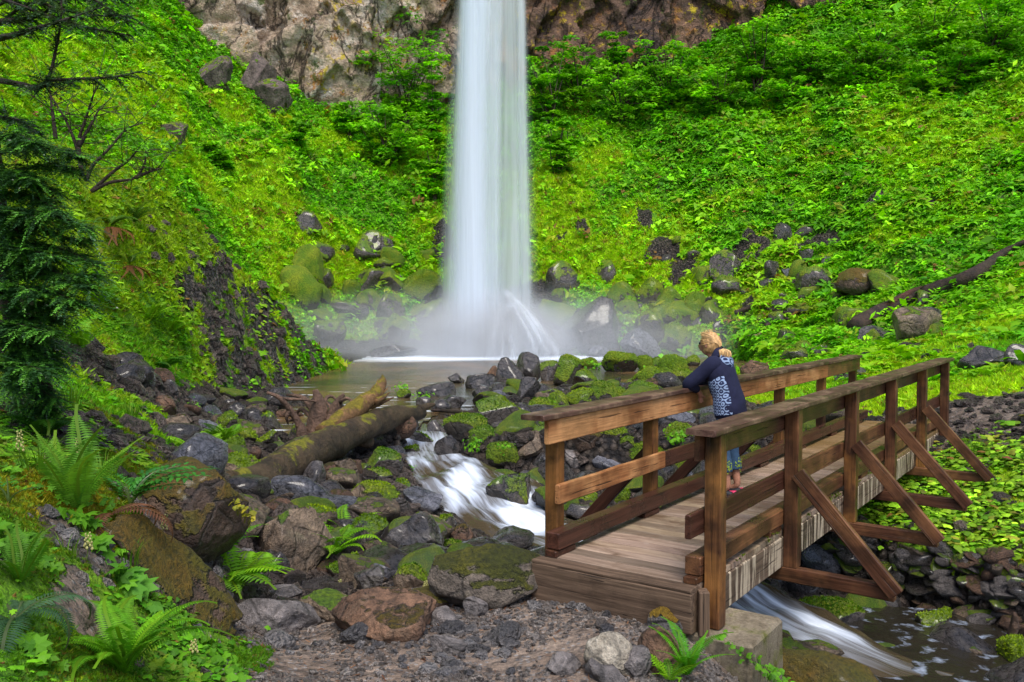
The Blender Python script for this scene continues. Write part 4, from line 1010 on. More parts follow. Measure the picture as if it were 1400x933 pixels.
 ((220,170,252,190),'cong','dark broken rock in the upper left slope'),
]
def build_rocks():
    for box, mat, lab in ROCKS:
        big = (box[2] - box[0]) > 90 or mat == 'cong'
        if mat == 'cong': box = (box[0] - 3, box[1] - 6, box[2] + 3, box[3] + 6)
        far_ = box[3] < 500 and box[0] > 380
        boulder(box, mat, lab, sub=5 if big else (4 if (box[2] - box[0]) > 35 else 3), planes=16 if mat in ('wet', 'tan', 'grey', 'blue', 'gold') else 9,
                cut=(.40, .8) if mat in ('grey', 'tan', 'wet', 'cong', 'blue', 'wetm') else (.62, .95), depth=.8)
    # inclined outcrop of the left bank, built as one long rock
    A, B = P(165, 690, 5.0), P(330, 850, 5.5); V, T = rock_shape(5, 41, 10, (.6, .9), .16); L = np.linalg.norm(B - A)
    x = (B - A) / L; z = np.array([.25, -.35, .9]); z -= z @ x * x; z /= np.linalg.norm(z); y = np.cross(z, x)
    V = V @ np.diag([L * .54, .24, .13]) @ np.array([x, y, z]); V = V + fbm(V * 3, 4)[:, None] * .05
    o = mesh_np('rock_outcrop', V, T, MR['earth']); o.location = (A + B) / 2 + np.array([-.10, .05, -.12]); tag(o, 'long rusty brown mossy rock sloping down across the left bank', 'outcrop')
build_rocks()

LAND = [('fallen log', 430, 630), ('driftwood stump', 430, 565), ('cascade head', 570, 620), ('yellow mossed boulder', 692, 617), ('big stripe-topped boulder', 687, 562), ('streaky boulders', 705, 505), ('first left post', 763, 660), ('second left post', 896, 620),
 ('leaning woman', 985, 600), ('skyline mossy boulders', 850, 495), ('large olive black boulder', 697, 676), ('blue grey washed boulder', 577, 680), ('huge sloping boulder', 392, 745), ('earthy boulder', 260, 700), ('giant lichened boulder', 670, 790), ('lime fern', 455, 745), ('scree chute', 200, 540), ('scree ferns', 285, 605),
 ('mossy outcrop foot', 330, 550), ('side channel', 400, 570), ('concrete footing', 1000, 880), ('mossy topped stream boulder', 1128, 850), ('cobbled right bank', 1280, 800), ('right picture edge', 1385, 850), ('far left posts', 1100, 540), ('pool outlet rocks', 600, 545), ('orange tan boulder', 512, 680), ('craggy dark boulder', 560, 738), ('rusty triangular rock', 520, 845), ('craggy giant boulder', 805, 448), ('shiny grey lodged boulder', 481, 426), ('twin-faced black outcrop', 997, 360), ('round black slope boulder', 1055, 372), ('black slanting outcrop', 1178, 388), ('dark fallen trunk', 1285, 398), ('large brown block', 1260, 443), ('brown earth scar', 1120, 335), ('slanting moss slab', 576, 390), ('glistening trail boulder', 1348, 490), ('tip of the first brace', 1190, 790), ('tip of the second brace', 1250, 728), ('upright wood shard', 1384, 855), ('left rim of the stony patch', 430, 330), ('moss shoulder boulder', 1277, 856)]
KEYCOL = {'wet': 'dark wet', 'wetm': 'dark half mossy', 'tan': 'tan lichened', 'brown': 'brown', 'blue': 'bluish grey', 'moss': 'mossy', 'mossy': 'thickly mossed', 'grey': 'grey'}
USED_LABELS = set()
def stone_label(p, key, s, what='stone', tiny=.13, small=.22):
    x, y = proj(np.array(p)); x, y = float(x), float(y); dd = [math.hypot(x - a, (y - b_) * 1.2) for _, a, b_ in LAND]; k = int(np.argmin(dd)); n, a, b_ = LAND[k]
    ang = math.degrees(math.atan2(y - b_, x - a)); rel = ['right of', 'right below', 'below', 'left below', 'left of', 'left above', 'above', 'right above'][int(((ang + 382.5) % 360) // 45)]; near = 'close' if dd[k] < 28 else ('just' if dd[k] < 60 else 'farther')
    base = f"{'tiny' if s < tiny else ('small' if s < small else 'larger')} {KEYCOL[key]} {what} {near} {rel} the {n}"
    order = np.argsort(dd)
    for c in [base] + [f"{base}, nearer the {LAND[int(j)][0]}".replace(' ' + near + ' ', ' ') for j in order[1:7]]:
        if c not in USED_LABELS and len(c.split()) <= 16: USED_LABELS.add(c); return c
    return base
def scatter_stones():
    """individual smaller stones of the creek bed, then the uncountable rubble and gravel"""
    r = np.random.default_rng(21); meshes = {}
    for k, key in enumerate(['wet', 'wet', 'wetm', 'tan', 'brown', 'blue', 'moss', 'wet', 'mossy', 'grey']):
        V, T = rock_shape(3, 500 + k, 11, (.55, .9), .12); o = mesh_np('stone', V * np.array([1, .85, .7]), T, MR[key], link=False); meshes[k] = (o.data, key)
    zones = [('left', 'small wet stone in the rubble between the log and the left bank', 'stones by the log', lambda x, y: x < -1.6 and y < 20 and y > 8.5, 75),
             ('near', 'small stone filling gaps between the boulders near the gravel bank', 'stones behind the gravel bank', lambda x, y: -2.6 < x < .4 and 7.3 < y < 10.5, 40),
             ('mid', 'small stone in the boulder field between cascade and footbridge', 'stones right of the cascade', lambda x, y: -.6 < x < 6 and 10.8 < y < 26, 150),
             ('under', 'small stone on the stream bed below the footbridge', 'stones under the footbridge', lambda x, y: x > 2 and y < 10.2, 32)]
    for nm, lab, grp, f, n in zones:
        got = 0; tries = 0
        while got < n and tries < 9000:
            tries += 1
            y = math.exp(r.uniform(math.log(6), math.log(26))); x = r.uniform(-.62, .62) * y
            if not f(x, y): continue
            if float(gsample(path, x, y)) > .3 or float(gsample(veg, x, y)) > .4: continue
            z = float(gz(x, y)); d, i = stream_d(np.array([x]), np.array([y]))
            if d[0] < SP[i[0], 3] * .9: continue
            if in_pool(x, y) < -.2 and (r.random() < .72 or in_pool(x, y) < -3.5): continue
            if B0 is not None:
                q = np.array([x, y]) - B0[:2]; t_, s_ = q @ BD[:2], q @ BN[:2]
            s = r.uniform(.10, .33) * (1 + .02 * y)
            if 0 < t_ < 9.3 and -.3 < s_ < 1.5 and z + s * .6 > -.35: continue
            if any((x - a) ** 2 + (y - b_) ** 2 < (c * .7) ** 2 for a, b_, c in ROCK_POS): continue
            w_ = [.22, .16, .10, .18, .12, .06, .05, .08, .03, 0] if nm != 'mid' else [.14, .12, .16, .05, .05, .06, .17, .06, .19, 0]
            k = r.choice(10, p=np.array(w_) / sum(w_)); o = bpy.data.objects.new('stone', meshes[k][0]); COL.objects.link(o)
            o.location = (x, y, z + s * .22); o.rotation_euler = (r.uniform(-.4, .4), r.uniform(-.4, .4), r.uniform(0, 6.28)); o.scale = (s * r.uniform(.8, 1.3), s * r.uniform(.7, 1.1), s * r.uniform(.6, 1.0)); tag(o, stone_label((x, y, z), meshes[k][1], s), 'stone', grp); got += 1
    # cobbles packed in the undercut face of the right bank
    got = 0
    while got < 120:
        px, py = r.uniform(1120, 1425), r.uniform(735, 868)
        if py < 738 + (px - 1150) * .10 or py > 866: continue
        h = hit(px, py); s = r.uniform(.07, .17)
        if h[1] < 7.5 or h[1] > 12 or h[2] < -1.7: continue
        k = r.choice([0, 2, 3, 9, 9, 4, 6]); o = bpy.data.objects.new('cobble', meshes[k][0]); COL.objects.link(o); o.location = h + np.array([0, -.03, 0]); o.rotation_euler = (r.uniform(-.6, .6), r.uniform(-.7, .7), r.uniform(-1.2, 1.2)); o.scale = (s * r.uniform(.9, 1.4), s, s * r.uniform(.5, 1.0)); tag(o, stone_label(tuple(h), meshes[k][1], s, 'cobble', .09, .12), 'cobble', 'cobbles in the undercut right bank'); got += 1
    # small loose rocks lying on the lower green slopes
    SL = [(4, 430, 340, 600, 475), (1, 740, 400, 930, 475), (1, 735, 370, 930, 450), (2, 900, 320, 1120, 440), (3, 1120, 380, 1330, 480), (4, 400, 330, 600, 450), (5, 900, 430, 1100, 480)]
    for zi, a_, b_, c_, d_ in SL:
        for q_ in range(15 if zi != 2 else 30):
            px, py = r.uniform(a_, c_), r.uniform(b_, d_); h = hit(px, py)
            if h[1] < 22 or abs(h[0] + .8) < 3 and h[1] > 36: continue
            s = r.uniform(.2, .55) * (1.5 if zi in (1, 4) else 1); k = r.choice([0, 2, 2, 2, 6, 6, 8]); o = bpy.data.objects.new('slope_rock', meshes[k][0]); COL.objects.link(o); o.location = h + np.array([0, 0, -s * .12]); o.rotation_euler = (r.uniform(-.9, .9), r.uniform(-.9, .9), r.uniform(0, 6)); s_ = s * math.exp(r.normal() * .35); o.scale = (s_ * 1.1, s_, s_ * r.uniform(.9, 1.6))
            tag(o, stone_label(tuple(h), meshes[k][1], s, 'rock', .3, .45), 'rock', ['', 'rocks right of the waterfall foot', 'rocks on the slope behind the woman', 'rocks around the dark trunk', 'rocks left of the waterfall', 'rocks at the misty water edge'][zi])
    def bits(name, label, N, accept, size, colA, colB, tmpl_sub=1, mat=None, lift=.2):
        tm = []
        for k in range(8):
            V, T = rock_shape(tmpl_sub, 900 + k, 7, (.5, .85), .12); tm.append((V * np.array([1, .8, .55]), T, None))
        M = N * 6; y = np.exp(r.uniform(math.log(4.3), math.log(34), M)); x = r.uniform(-.66, .66, M) * y; a = accept(x, y) > r.random(M); x, y = x[a][:N], y[a][:N]; n = len(x)
        z = gz(x, y); s = size(x, y) * np.exp(r.normal(size=n) * .45); nn = gnormal(x, y) + r.normal(size=(n, 3)) * .25
        mixf = r.random(n)[:, None]; col = (np.array(colA) * (1 - mixf) + np.array(colB) * mixf) * r.uniform(.7, 1.2, n)[:, None]
        o = instance(name, tm, np.stack([x, y, z + s * lift], 1), rot_frames(nn, r.uniform(0, 6.3, n)), s, col, mat or tint_mat(name + '_stone', .55, .45, .4, 30)); tag(o, label, name, kind='stuff'); return o
    pm = lambda x, y: gsample(path, x, y) * (y < 8.5) * sstep(.40, -.1, fbm(np.stack([x * 1.2, y * 1.2, 0 * x], -1), 3))
    bits('gravel', 'grey and brown gravel strewn over the trodden path', 22000, pm, lambda x, y: .013 + 0 * x, (.16, .13, .11), (.46, .40, .36))
    pm2 = lambda x, y: gsample(path, x, y) * (y < 8.5) * sstep(-.02, .3, fbm(np.stack([x * 1.1, y * 1.1, 0 * x + 8], -1), 3) + .25 * sstep(5.6, 7, y))
    bits('broken_stones', 'larger broken stones collected along the path below the bridge end', 2600, pm2, lambda x, y: .034 + 0 * x, (.10, .095, .10), (.38, .35, .34), tmpl_sub=2)
    wm = lambda x, y: gsample(wet, x, y) * (y > 6.3) * (stream_d(x, y)[0] > SP[stream_d(x, y)[1], 3] * .85) * (1 - .8 * sstep(26, 34, y))
    m = rock_mat('rubble_stone_wet', (.02, .017, .016), (.075, .06, .052), 0, .3, .4, lamt=.1)
    bits('rubble', 'dark wet rubble packed between the boulders of the creek', 22000, wm, lambda x, y: .030 + .0022 * y, (.04, .033, .03), (.20, .155, .13), mat=tint_mat('rubble_stone', .35, .5, .5, 18), tmpl_sub=1)
scatter_stones()
def litter():
    r = np.random.default_rng(5); n = 900; y = r.uniform(4.4, 7.4, n); x = r.uniform(-.4, .2, n) * y; c = hit(655, 828); k = n // 3; x[:k] = c[0] + r.normal(size=k) * .16; y[:k] = c[1] + r.normal(size=k) * .10
    ok = gsample(path, x, y) > .5; x, y = x[ok], y[ok]; n = len(x); z = gz(x, y) + .012; V = np.array([(-1, -.16, 0), (1, -.1, .1), (1, .1, .1), (-1, .16, 0)])
    m = r.random(n)[:, None]; col = np.array([.14, .05, .02]) * (1 - m) + np.array([.34, .17, .08]) * m
    o = instance('litter', [(V, None, np.array([(0, 1, 2, 3)]))], np.stack([x, y, z], 1), rot_frames(gnormal(x, y) + r.normal(size=(n, 3)) * .3, r.uniform(0, 6.3, n)), r.uniform(.008, .028, n), col, LEAF); tag(o, 'reddish brown wood chips and needles on the path', 'litter', kind='stuff')
litter()
# ------------------------------------------------------------------ driftwood
def bark_mat(name, c1, c2, moss=.0, mossc=(.24, .22, .01), rough=.6, mossc2=(.38, .28, .01)):
    m, nt, out = newmat(name); b = NB(nt); v = b.coord('Generated', (14, 3, 3)); w_ = b.coord()
    n = b.noise(w_, 3, 6, .65); g = b.noise(w_, 14, 6, .7, .8); f = b.noise(w_, 60, 3)
    col = b.mix(b.ramp(n, [(.35, 0.0), (.65, 1.0)]), c1, c2); col = b.mix(1.0, col, b.ramp(g, [(.3, .5), (.7, 1.4)]), 'MULTIPLY')
    if moss:
        ge = b.n('ShaderNodeNewGeometry'); nz = sepz(b, ge.outputs['Normal'])[2]
        mk = b.ramp(b.math('ADD', b.math('MULTIPLY', nz, .35), b.math('MULTIPLY', b.noise(w_, 1.6, 5, .7), 1.3)), [(1.12 - moss * .55, 0.0), (1.18 - moss * .55, 1.0)])
        mk = b.ramp(b.math('SUBTRACT', b.math('ADD', b.math('MULTIPLY', nz, .30), b.math('MULTIPLY', b.noise(w_, 2.6, 6, .75), 1.5)), 1.20 - .34 * moss), [(.0, 0.0), (.10, 1.0)])
        col = b.mix(mk, col, b.mix(b.ramp(g, [(.4, 0.0), (.6, 1.0)]), mossc, mossc2))
    b.bsdf(out, col, rough, b.bump(b.math('ADD', g, b.math('MULTIPLY', f, .3)), 1.0, .07), .4); return m
BK_log = bark_mat('log_bark', (.028, .018, .010), (.115, .075, .038), .52, (.10, .11, .006), .6, (.26, .24, .012))
BK_splint = bark_mat('splintered_wood_moss', (.09, .045, .02), (.28, .15, .06), .80, (.12, .10, .008), .8, (.27, .21, .015))
BK_root = bark_mat('root_wood', (.06, .035, .024), (.26, .155, .105), 0)
BK_dark = bark_mat('dark_bark', (.02, .013, .010), (.075, .045, .032), 0)
BK_red = bark_mat('rotten_red_wood', (.03, .016, .012), (.13, .05, .03), .0)
def T3(ctrl, radii, nseg, mat, name, parent, n=None, amp=.15, seed=1):
    ctrl = np.asarray(ctrl, float); n = n or max(8, len(ctrl) * 8); S = spline(np.column_stack([ctrl, radii]), n)
    V, T, Q = tube(S[:, :3], S[:, 3], nseg, amp, seed); off = parent.location if parent is not None else Vector((0, 0, 0))
    return mesh_np(name, V - np.array(off), [T, Q], mat, parent)
def logs():
    e = empty('fallen_log', P(420, 650, 12)); tag(e, 'mossy fallen log with a splintered end lying beside the rapids', 'log')
    T3([P(315, 672, 9.3), P(345, 662, 9.9), P(400, 633, 11), P(470, 598, 12.6), P(530, 572, 14.0), P(575, 564, 15.0)], [.21, .215, .22, .215, .185, .13], 28, BK_log, 'trunk', e, 90, .26, 3)
    T3([P(440, 592, 12.4), P(480, 565, 13.2), P(512, 541, 13.8), P(522, 524, 14.1), P(523, 513, 14.2)], [.12, .14, .12, .075, .01], 14, BK_splint, 'splintered_branch', e, 34, .55, 7)
    for k_, (a_, b_) in enumerate([((505, 552), (531, 530)), ((498, 556), (539, 543)), ((508, 545), (517, 518)), ((512, 548), (534, 536))]): T3([P(*a_, 13.6), P((a_[0] + b_[0]) / 2, (a_[1] + b_[1]) / 2 + 2, 13.8), P(*b_, 14.0)], [.07, .045, .004], 6, BK_splint, 'splinter', e, 14, .6, 30 + k_)
    T3([P(490, 602, 13.1), P(505, 606, 13.2), P(503, 590, 13.3)], [.10, .07, .04], 8, BK_log, 'branch_stub', e, 14, .4, 11)
    T3([P(571, 560, 14.9), P(583, 556, 15.1), P(594, 553, 15.2)], [.09, .06, .03], 8, BK_log, 'branch_stub', e, 12, .3, 12)
    # root plate of driftwood standing behind the log
    Y = 14.6; q = lambda x, y, d=0: P(x, y, Y + d)
    e = empty('driftwood_root', q(430, 592)); tag(e, 'reddish driftwood stump with spidery roots behind the fallen log', 'driftwood')
    T3([q(428, 598), q(436, 575), q(436, 552), q(431, 533)], [.20, .19, .12, .045], 14, BK_root, 'stump', e, 30, .5, 2)
    T3([q(440, 592), q(455, 572), q(462, 552), q(470, 539)], [.12, .11, .08, .03], 10, BK_root, 'root', e, 24, .45, 4)
    for k, (pts, r0) in enumerate([([(432,575,0),(424,555,.1),(412,543,.2),(392,540,.3)], .07), ([(412,598,-.3),(408,578,-.3),(393,556,-.4),(380,543,-.5),(365,537,-.5)], .075), ([(385,545,-.4),(396,546,-.3),(420,547,-.2),(440,552,0)], .035),
        ([(418,590,-.2),(405,575,0),(395,575,.1)], .06), ([(440,560,0),(448,543,.2),(458,545,.3),(462,556,.2)], .04), ([(462,552,0),(474,545,-.2),(484,552,-.3),(490,560,-.3)], .035),
        ([(425,570,.1),(412,560,.3),(404,568,.4),(400,580,.4)], .045), ([(414,600,-.4),(413,588,-.4),(414,582,-.4)], .12), ([(452,590,-.1),(462,580,-.2),(470,590,-.2)], .06), ([(395,562,-.4),(392,572,-.4),(394,580,-.3)], .04), ([(445,575,.2),(452,560,.4),(444,548,.5),(436,545,.5)], .03)]):
        n = len(pts); T3([q(*p) for p in pts], np.linspace(r0, r0 * .35, n), 8, BK_root, 'root', e, n * 7, .35, 20 + k)
    # long dark trunk on the right slope
    pts = []
    for (x, y) in [(1163, 452), (1200, 432), (1240, 413), (1285, 398), (1330, 380), (1365, 352), (1400, 335)]:
        h = hit(x, y + 4); pts.append(h + np.array([0, -.25, .22]))
    e = empty('fallen_tree', pts[3]); tag(e, 'long dark fallen tree trunk lying up the right green slope', 'log')
    T3(pts, [.30, .30, .28, .26, .22, .15, .10], 14, BK_dark, 'trunk', e, 60, .3, 5)
    T3([pts[1] + (0, -.1, .15), pts[2] + (0, -.12, .20), pts[3] + (0, -.1, .15)], [.06, .13, .05], 8, BK_red, 'peeled_strip', e, 20, .4, 6)
    # smaller dead wood
    def stick(pts, r, lab, mat=BK_dark, cat='branch', name='dead_branch', dz=.08):
        pp = []
        for x, y in pts: h = hit(x, y, water=True); pp.append(h + np.array([0, -.1, dz]))
        S = spline(np.column_stack([pp, np.linspace(r, r * .5, len(pp))]), 24); V, T, Q = tube(S[:, :3], S[:, 3], 8, .3, 3); o = mesh_np(name, V - pp[0], [T, Q], mat); o.location = pp[0]; tag(o, lab, cat)
    stick([(1005, 432), (1030, 424), (1062, 428), (1085, 434)], .12, 'dark dead branch on the slope right of the woman\'s head')
    stick([(1008, 484), (1022, 472), (1034, 462), (1040, 458)], .09, 'pale forked stick by the misty water edge', BK_root)
    stick([(1045, 450), (1070, 440), (1090, 446)], .1, 'dark fallen branch in shade above the far water edge')
    stick([(645, 571), (610, 567), (590, 566)], .05, 'thin dark stick across the shallows right of the log end')
    stick([(925, 560), (938, 548), (948, 545)], .03, 'small twig on the stones below the woman\'s elbow')
    a, c = P(1381, 872, 8.8), P(1387, 838, 8.7); e = empty('wood_shard', a); tag(e, 'orange splintered plank shard standing upright near the right edge', 'wood')
    T3([a, (a + c) / 2 + (.02, 0, 0), c], [.035, .045, .012], 6, BK_root, 'shard', e, 12, .4, 8)
logs()

# ------------------------------------------------------------------ ferns and plants
def fern_geo(nf, L, droop, spread, seed, col1, col2, pin=26, width=.17, upright=.75, old=0.0):
    """fronds arching from a crown: each a curved rib with two rows of leaflets; returns one MB"""
    r = np.random.default_rng(seed); mb = MB()
    for f in range(nf):
        az = f / nf * 2 * PI * spread + r.uniform(-.35, .35) + (0 if spread >= 1 else -PI * spread); l = L * r.uniform(.7, 1.1); up = upright * r.uniform(.75, 1.15)
        wf = 1.0
        if old and r.random() < old: up = -.1; wf = .6; cc1, cc2 = np.array([.16, .06, .02]), np.array([.24, .11, .04])
        else: cc1, cc2 = np.array(col1), np.array(col2)
        t = np.linspace(0, 1, pin); ang = up * 1.35 - (droop if up > 0 else .45) * t ** 1.4 * 1.9; ds = l / pin
        hx = np.cumsum(np.cos(ang)) * ds; hz = np.cumsum(np.sin(ang)) * ds; wob = .2 * l * np.sin(t * 2.5 + r.uniform(0, 6)) * t
        d = np.array([math.cos(az), math.sin(az), 0]); e = np.array([-d[1], d[0], 0])
        p = hx[:, None] * d + hz[:, None] * np.array([0, 0, 1]) + wob[:, None] * e
        tn = np.gradient(p, axis=0); tn /= np.linalg.norm(tn, axis=1)[:, None]; nr = np.cross(tn, e); tone = r.uniform(.7, 1.2); mixc = r.random()
        wl = wf * width * l * np.clip(np.sin(np.clip(t * 1.05 + .06, 0, 1) * PI) ** .7 * (1.15 - .5 * t), 0, None) * r.uniform(.85, 1.1)
        c = (cc1 * (1 - mixc) + cc2 * mixc) * tone
        # rib
        wr = .006 * l / .5 + .002; V = np.concatenate([p - e * wr, p + e * wr]); Q = [(i, i + 1, i + 1 + pin, i + pin) for i in range(pin - 1)]; mb.add(V, Q=Q, c=c * .7 + np.array([.03, .015, 0]))
        for side in (-1, 1):
            b0 = p[1:]; w_ = wl[1:, None]; tt = tn[1:]; n_ = nr[1:]; out_ = side * e + tt * .35; out_ /= np.linalg.norm(out_, axis=1)[:, None]
            jit = r.uniform(.85, 1.1, (pin - 1, 1)); tip = b0 + out_ * w_ * jit - np.abs(n_) * 0 - np.array([0, 0, 1]) * w_ * .22; hwd = ds * .46
            m1 = b0 + out_ * w_ * .45 + tt * hwd - np.array([0, 0, 1]) * w_ * .02; m0 = b0 + out_ * w_ * .45 - tt * hwd - np.array([0, 0, 1]) * w_ * .02
            n0 = pin - 1; V = np.stack([b0, m0, tip, m1], 1).reshape(-1, 3); Q = np.arange(4 * n0).reshape(-1, 4); mb.add(V, Q=Q, c=np.repeat(c * r.uniform(.85, 1.15, (n0, 1)), 4, 0))
    return mb
LIME1, LIME2 = (.10, .30, .005), (.22, .48, .008)
DEEP1, DEEP2 = (.022, .10, .006), (.06, .22, .008)
BLUE1, BLUE2 = (.03, .085, .035), (.08, .16, .07)
def fern(px, py, L, lab, c=(LIME1, LIME2), nf=11, droop=.8, up=.75, seed=None, old=0.0, width=.17, Y=None, dz=0, spread=1.0, face=0, pin=28, name='fern'):
    base = hit(px, min(py, 1010)); mb = fern_geo(nf, L, droop, spread, seed or int(px * 3 + py), c[0], c[1], pin, width, up, old)
    o = mb.build(name, LEAF, None, smooth=False); o.location = base + np.array([0, 0, dz]); o.rotation_euler = (0, 0, face); tag(o, lab, 'fern'); return o
def leaf_tmpl(kind, r):
    """flat leaf outlines, ready to be bent: fan vertices around centre"""
    if kind == 'round': a = np.linspace(0, 2 * PI, 11)[:-1]; rad = 1 + .1 * np.cos(5 * a); rad[0] = .45
    elif kind == 'lobed': a = np.linspace(0, 2 * PI, 15)[:-1]; rad = np.where(np.arange(14) % 2, 1.05, .62); rad[0] = .25; rad[1] = .8; rad[13] = .8
    else: a = np.linspace(0, 2 * PI, 9)[:-1]; rad = np.array([1.5, .75, .5, .55, .7, .55, .5, .75])
    x, y = rad * np.cos(a), rad * np.sin(a) * (1 if kind != 'oval' else .8); z = -.22 * (x * x + y * y) + .05 * np.sin(a * 3)
    V = np.vstack([[0, 0, .04], np.column_stack([x, y, z])]); n = len(a); T = np.array([(0, i + 1, (i + 1) % n + 1) for i in range(n)])
    return V, T, None
def patch(name, label, centre, n, rad, size, colA, colB, kind='round', h=.08, flat=.5, cat=None, mat=None, ell=1.0, kindtag=None, stems=True):
    """a clump of leaves on short stems following the ground"""
    r = RNG; a = r.uniform(0, 6.283, n); d = rad * np.sqrt(r.random(n)); x = centre[0] + d * np.cos(a); y = centre[1] + d * np.sin(a) * ell
    z = gz(x, y) + h * r.uniform(.25, 1.1, n) * (1 - .5 * (d / rad) ** 2) + (centre[2] - float(gz(centre[0], centre[1])))
    nn = np.stack([r.normal(size=n) * flat, r.normal(size=n) * flat - .35, np.ones(n)], 1); m = r.random(n)[:, None]
    col = (np.array(colA) * (1 - m) + np.array(colB) * m) * r.uniform(.75, 1.2, n)[:, None]
    p = np.stack([x, y, z], 1); tm = [leaf_tmpl(kind, r)]
    V0 = []; mb = MB()
    R = rot_frames(nn, r.uniform(0, 6.28, n)); s = size * r.uniform(.6, 1.25, n); V, T, _ = tm[0]
    W = np.einsum('nij,mj->nmi', R, V) * s[:, None, None] + p[:, None, :]; k = len(V)
    mb.add(W.reshape(-1, 3), T=(T[None] + (np.arange(n) * k)[:, None, None]).reshape(-1, 3), c=np.repeat(col, k, 0))
    if stems:
        g = np.stack([centre[0] + (x - centre[0]) * .6, centre[1] + (y - centre[1]) * .6, z - h * 1.1], 1); e = np.array([size * .05 + .0012, 0, 0])
        mb.add(np.stack([g - e, g + e, p + e * .6, p - e * .6], 1).reshape(-1, 3), Q=np.arange(4 * n).reshape(-1, 4), c=np.repeat(col * .6 + .01, 4, 0))
    o = mb.build(name, mat or LEAF, None, smooth=False, origin=centre); o.location = centre; tag(o, label, cat or 'plant', kind=kindtag); return o
def grass_tuft(px, py, L, n, lab, c1=(.05, .16, .006), c2=(.16, .30, .01), rad=.08, lean=.5, Y=None):
    base = hit(px, py); r = RNG; mb = MB()
    for k in range(n):
        a = r.uniform(0, 6.28); b0 = np.array([math.cos(a), math.sin(a), 0]) * rad * math.sqrt(r.random()); l = L * r.uniform(.5, 1.1); d = np.array([math.cos(a), math.sin(a), 0]) * lean * r.uniform(.3, 1.3)
        t = np.linspace(0, 1, 6)[:, None]; p = b0 + l * (t * np.array([0, 0, 1]) + t * t * d - t ** 3 * np.array([0, 0, .35 * lean])); w_ = (.0035 + .004 * L) * (1 - t * .9); e = np.array([-math.sin(a), math.cos(a), 0])
        V = np.concatenate([p - e * w_, p + e * w_]); m = r.random(); mb.add(V, Q=[(i, i + 1, i + 7, i + 6) for i in range(5)], c=(np.array(c1) * (1 - m) + np.array(c2) * m) * r.uniform(.8, 1.2))
    o = mb.build('grass_tuft', LEAF, None, False); o.location = base; tag(o, lab, 'grass tuft'); return o
def stalk_plant(px, py, h, lab, nleaf=11, nst=5, c1=(.012, .10, .012), c2=(.05, .24, .02), Y=None, lean=(.4, -.1), seed=1):
    """arching stems with paired pointed leaves"""
    base = hit(px, py); r = np.random.default_rng(seed); mb = MB(); V0, T0, _ = leaf_tmpl('oval', r)
    for k in range(nst):
        az = r.uniform(-.9, 2.6) if k else .2; l = h * r.uniform(.7, 1.15); t = np.linspace(0, 1, nleaf + 3); d = np.array([math.cos(az), math.sin(az) * .6 - .2, 0])
        p = l * (t[:, None] * np.array([0, 0, .9]) * (1 - .45 * t[:, None]) + (t ** 1.6)[:, None] * d * .9); V, T, Q = tube(p, np.linspace(.006, .002, len(p)), 5); mb.add(V, T, Q, (.06, .10, .02))
        for i in range(3, nleaf + 3):
            for s in (-1, 1):
                tn = p[i] - p[i - 1]; tn /= np.linalg.norm(tn); e = np.cross(tn, (0, 0, 1)); e /= np.linalg.norm(e); x = e * s + tn * .7; x /= np.linalg.norm(x); z = np.cross(x, np.cross((0, 0, 1), x)); z /= np.linalg.norm(z) + 1e-9; y = np.cross(z, x)
                L_ = l * .16 * r.uniform(.8, 1.2); W = (V0 * np.array([.55, .38, .5]) + np.array([.85, 0, 0])) @ np.array([x, y, z]) * L_ + p[i]; m = r.random(); mb.add(W, T0, c=(np.array(c1) * (1 - m) + np.array(c2) * m))
    o = mb.build('leafy_plant', LEAF_GLOSS, None, False); o.location = base; tag(o, lab, 'plant'); return o
def flower_spike(px, py, h, lab, Y=None):
    base = hit(px, py); r = RNG; e = empty('flower_stalk', base); tag(e, lab, 'flower')
    p = np.array([(0, 0, 0), (.01, 0, h * .5), (.02 + r.uniform(-.02, .02), 0, h)]); V, T, Q = tube(spline(p, 8), .0025, 5); mesh_np('stem', V, [T, Q], tint_mat('stalk', .7) if 'stalk' not in bpy.data.materials else bpy.data.materials['stalk'], e, col=np.tile([(.12, .18, .03)], (len(V), 1)))
    mb = MB(); Vs, Ts = ICO[1]
    for k in range(22): f = k / 22; mb.add(Vs * np.array([.007, .007, .009]) * (1.2 - .5 * f) + np.array([.018 * math.cos(k * 2.4) * (1.1 - .6 * f) + .012, .018 * math.sin(k * 2.4), h * (.45 + .55 * f)]), Ts, c=(.55, .52, .22))
    mb.build('blossom', LEAF, e)
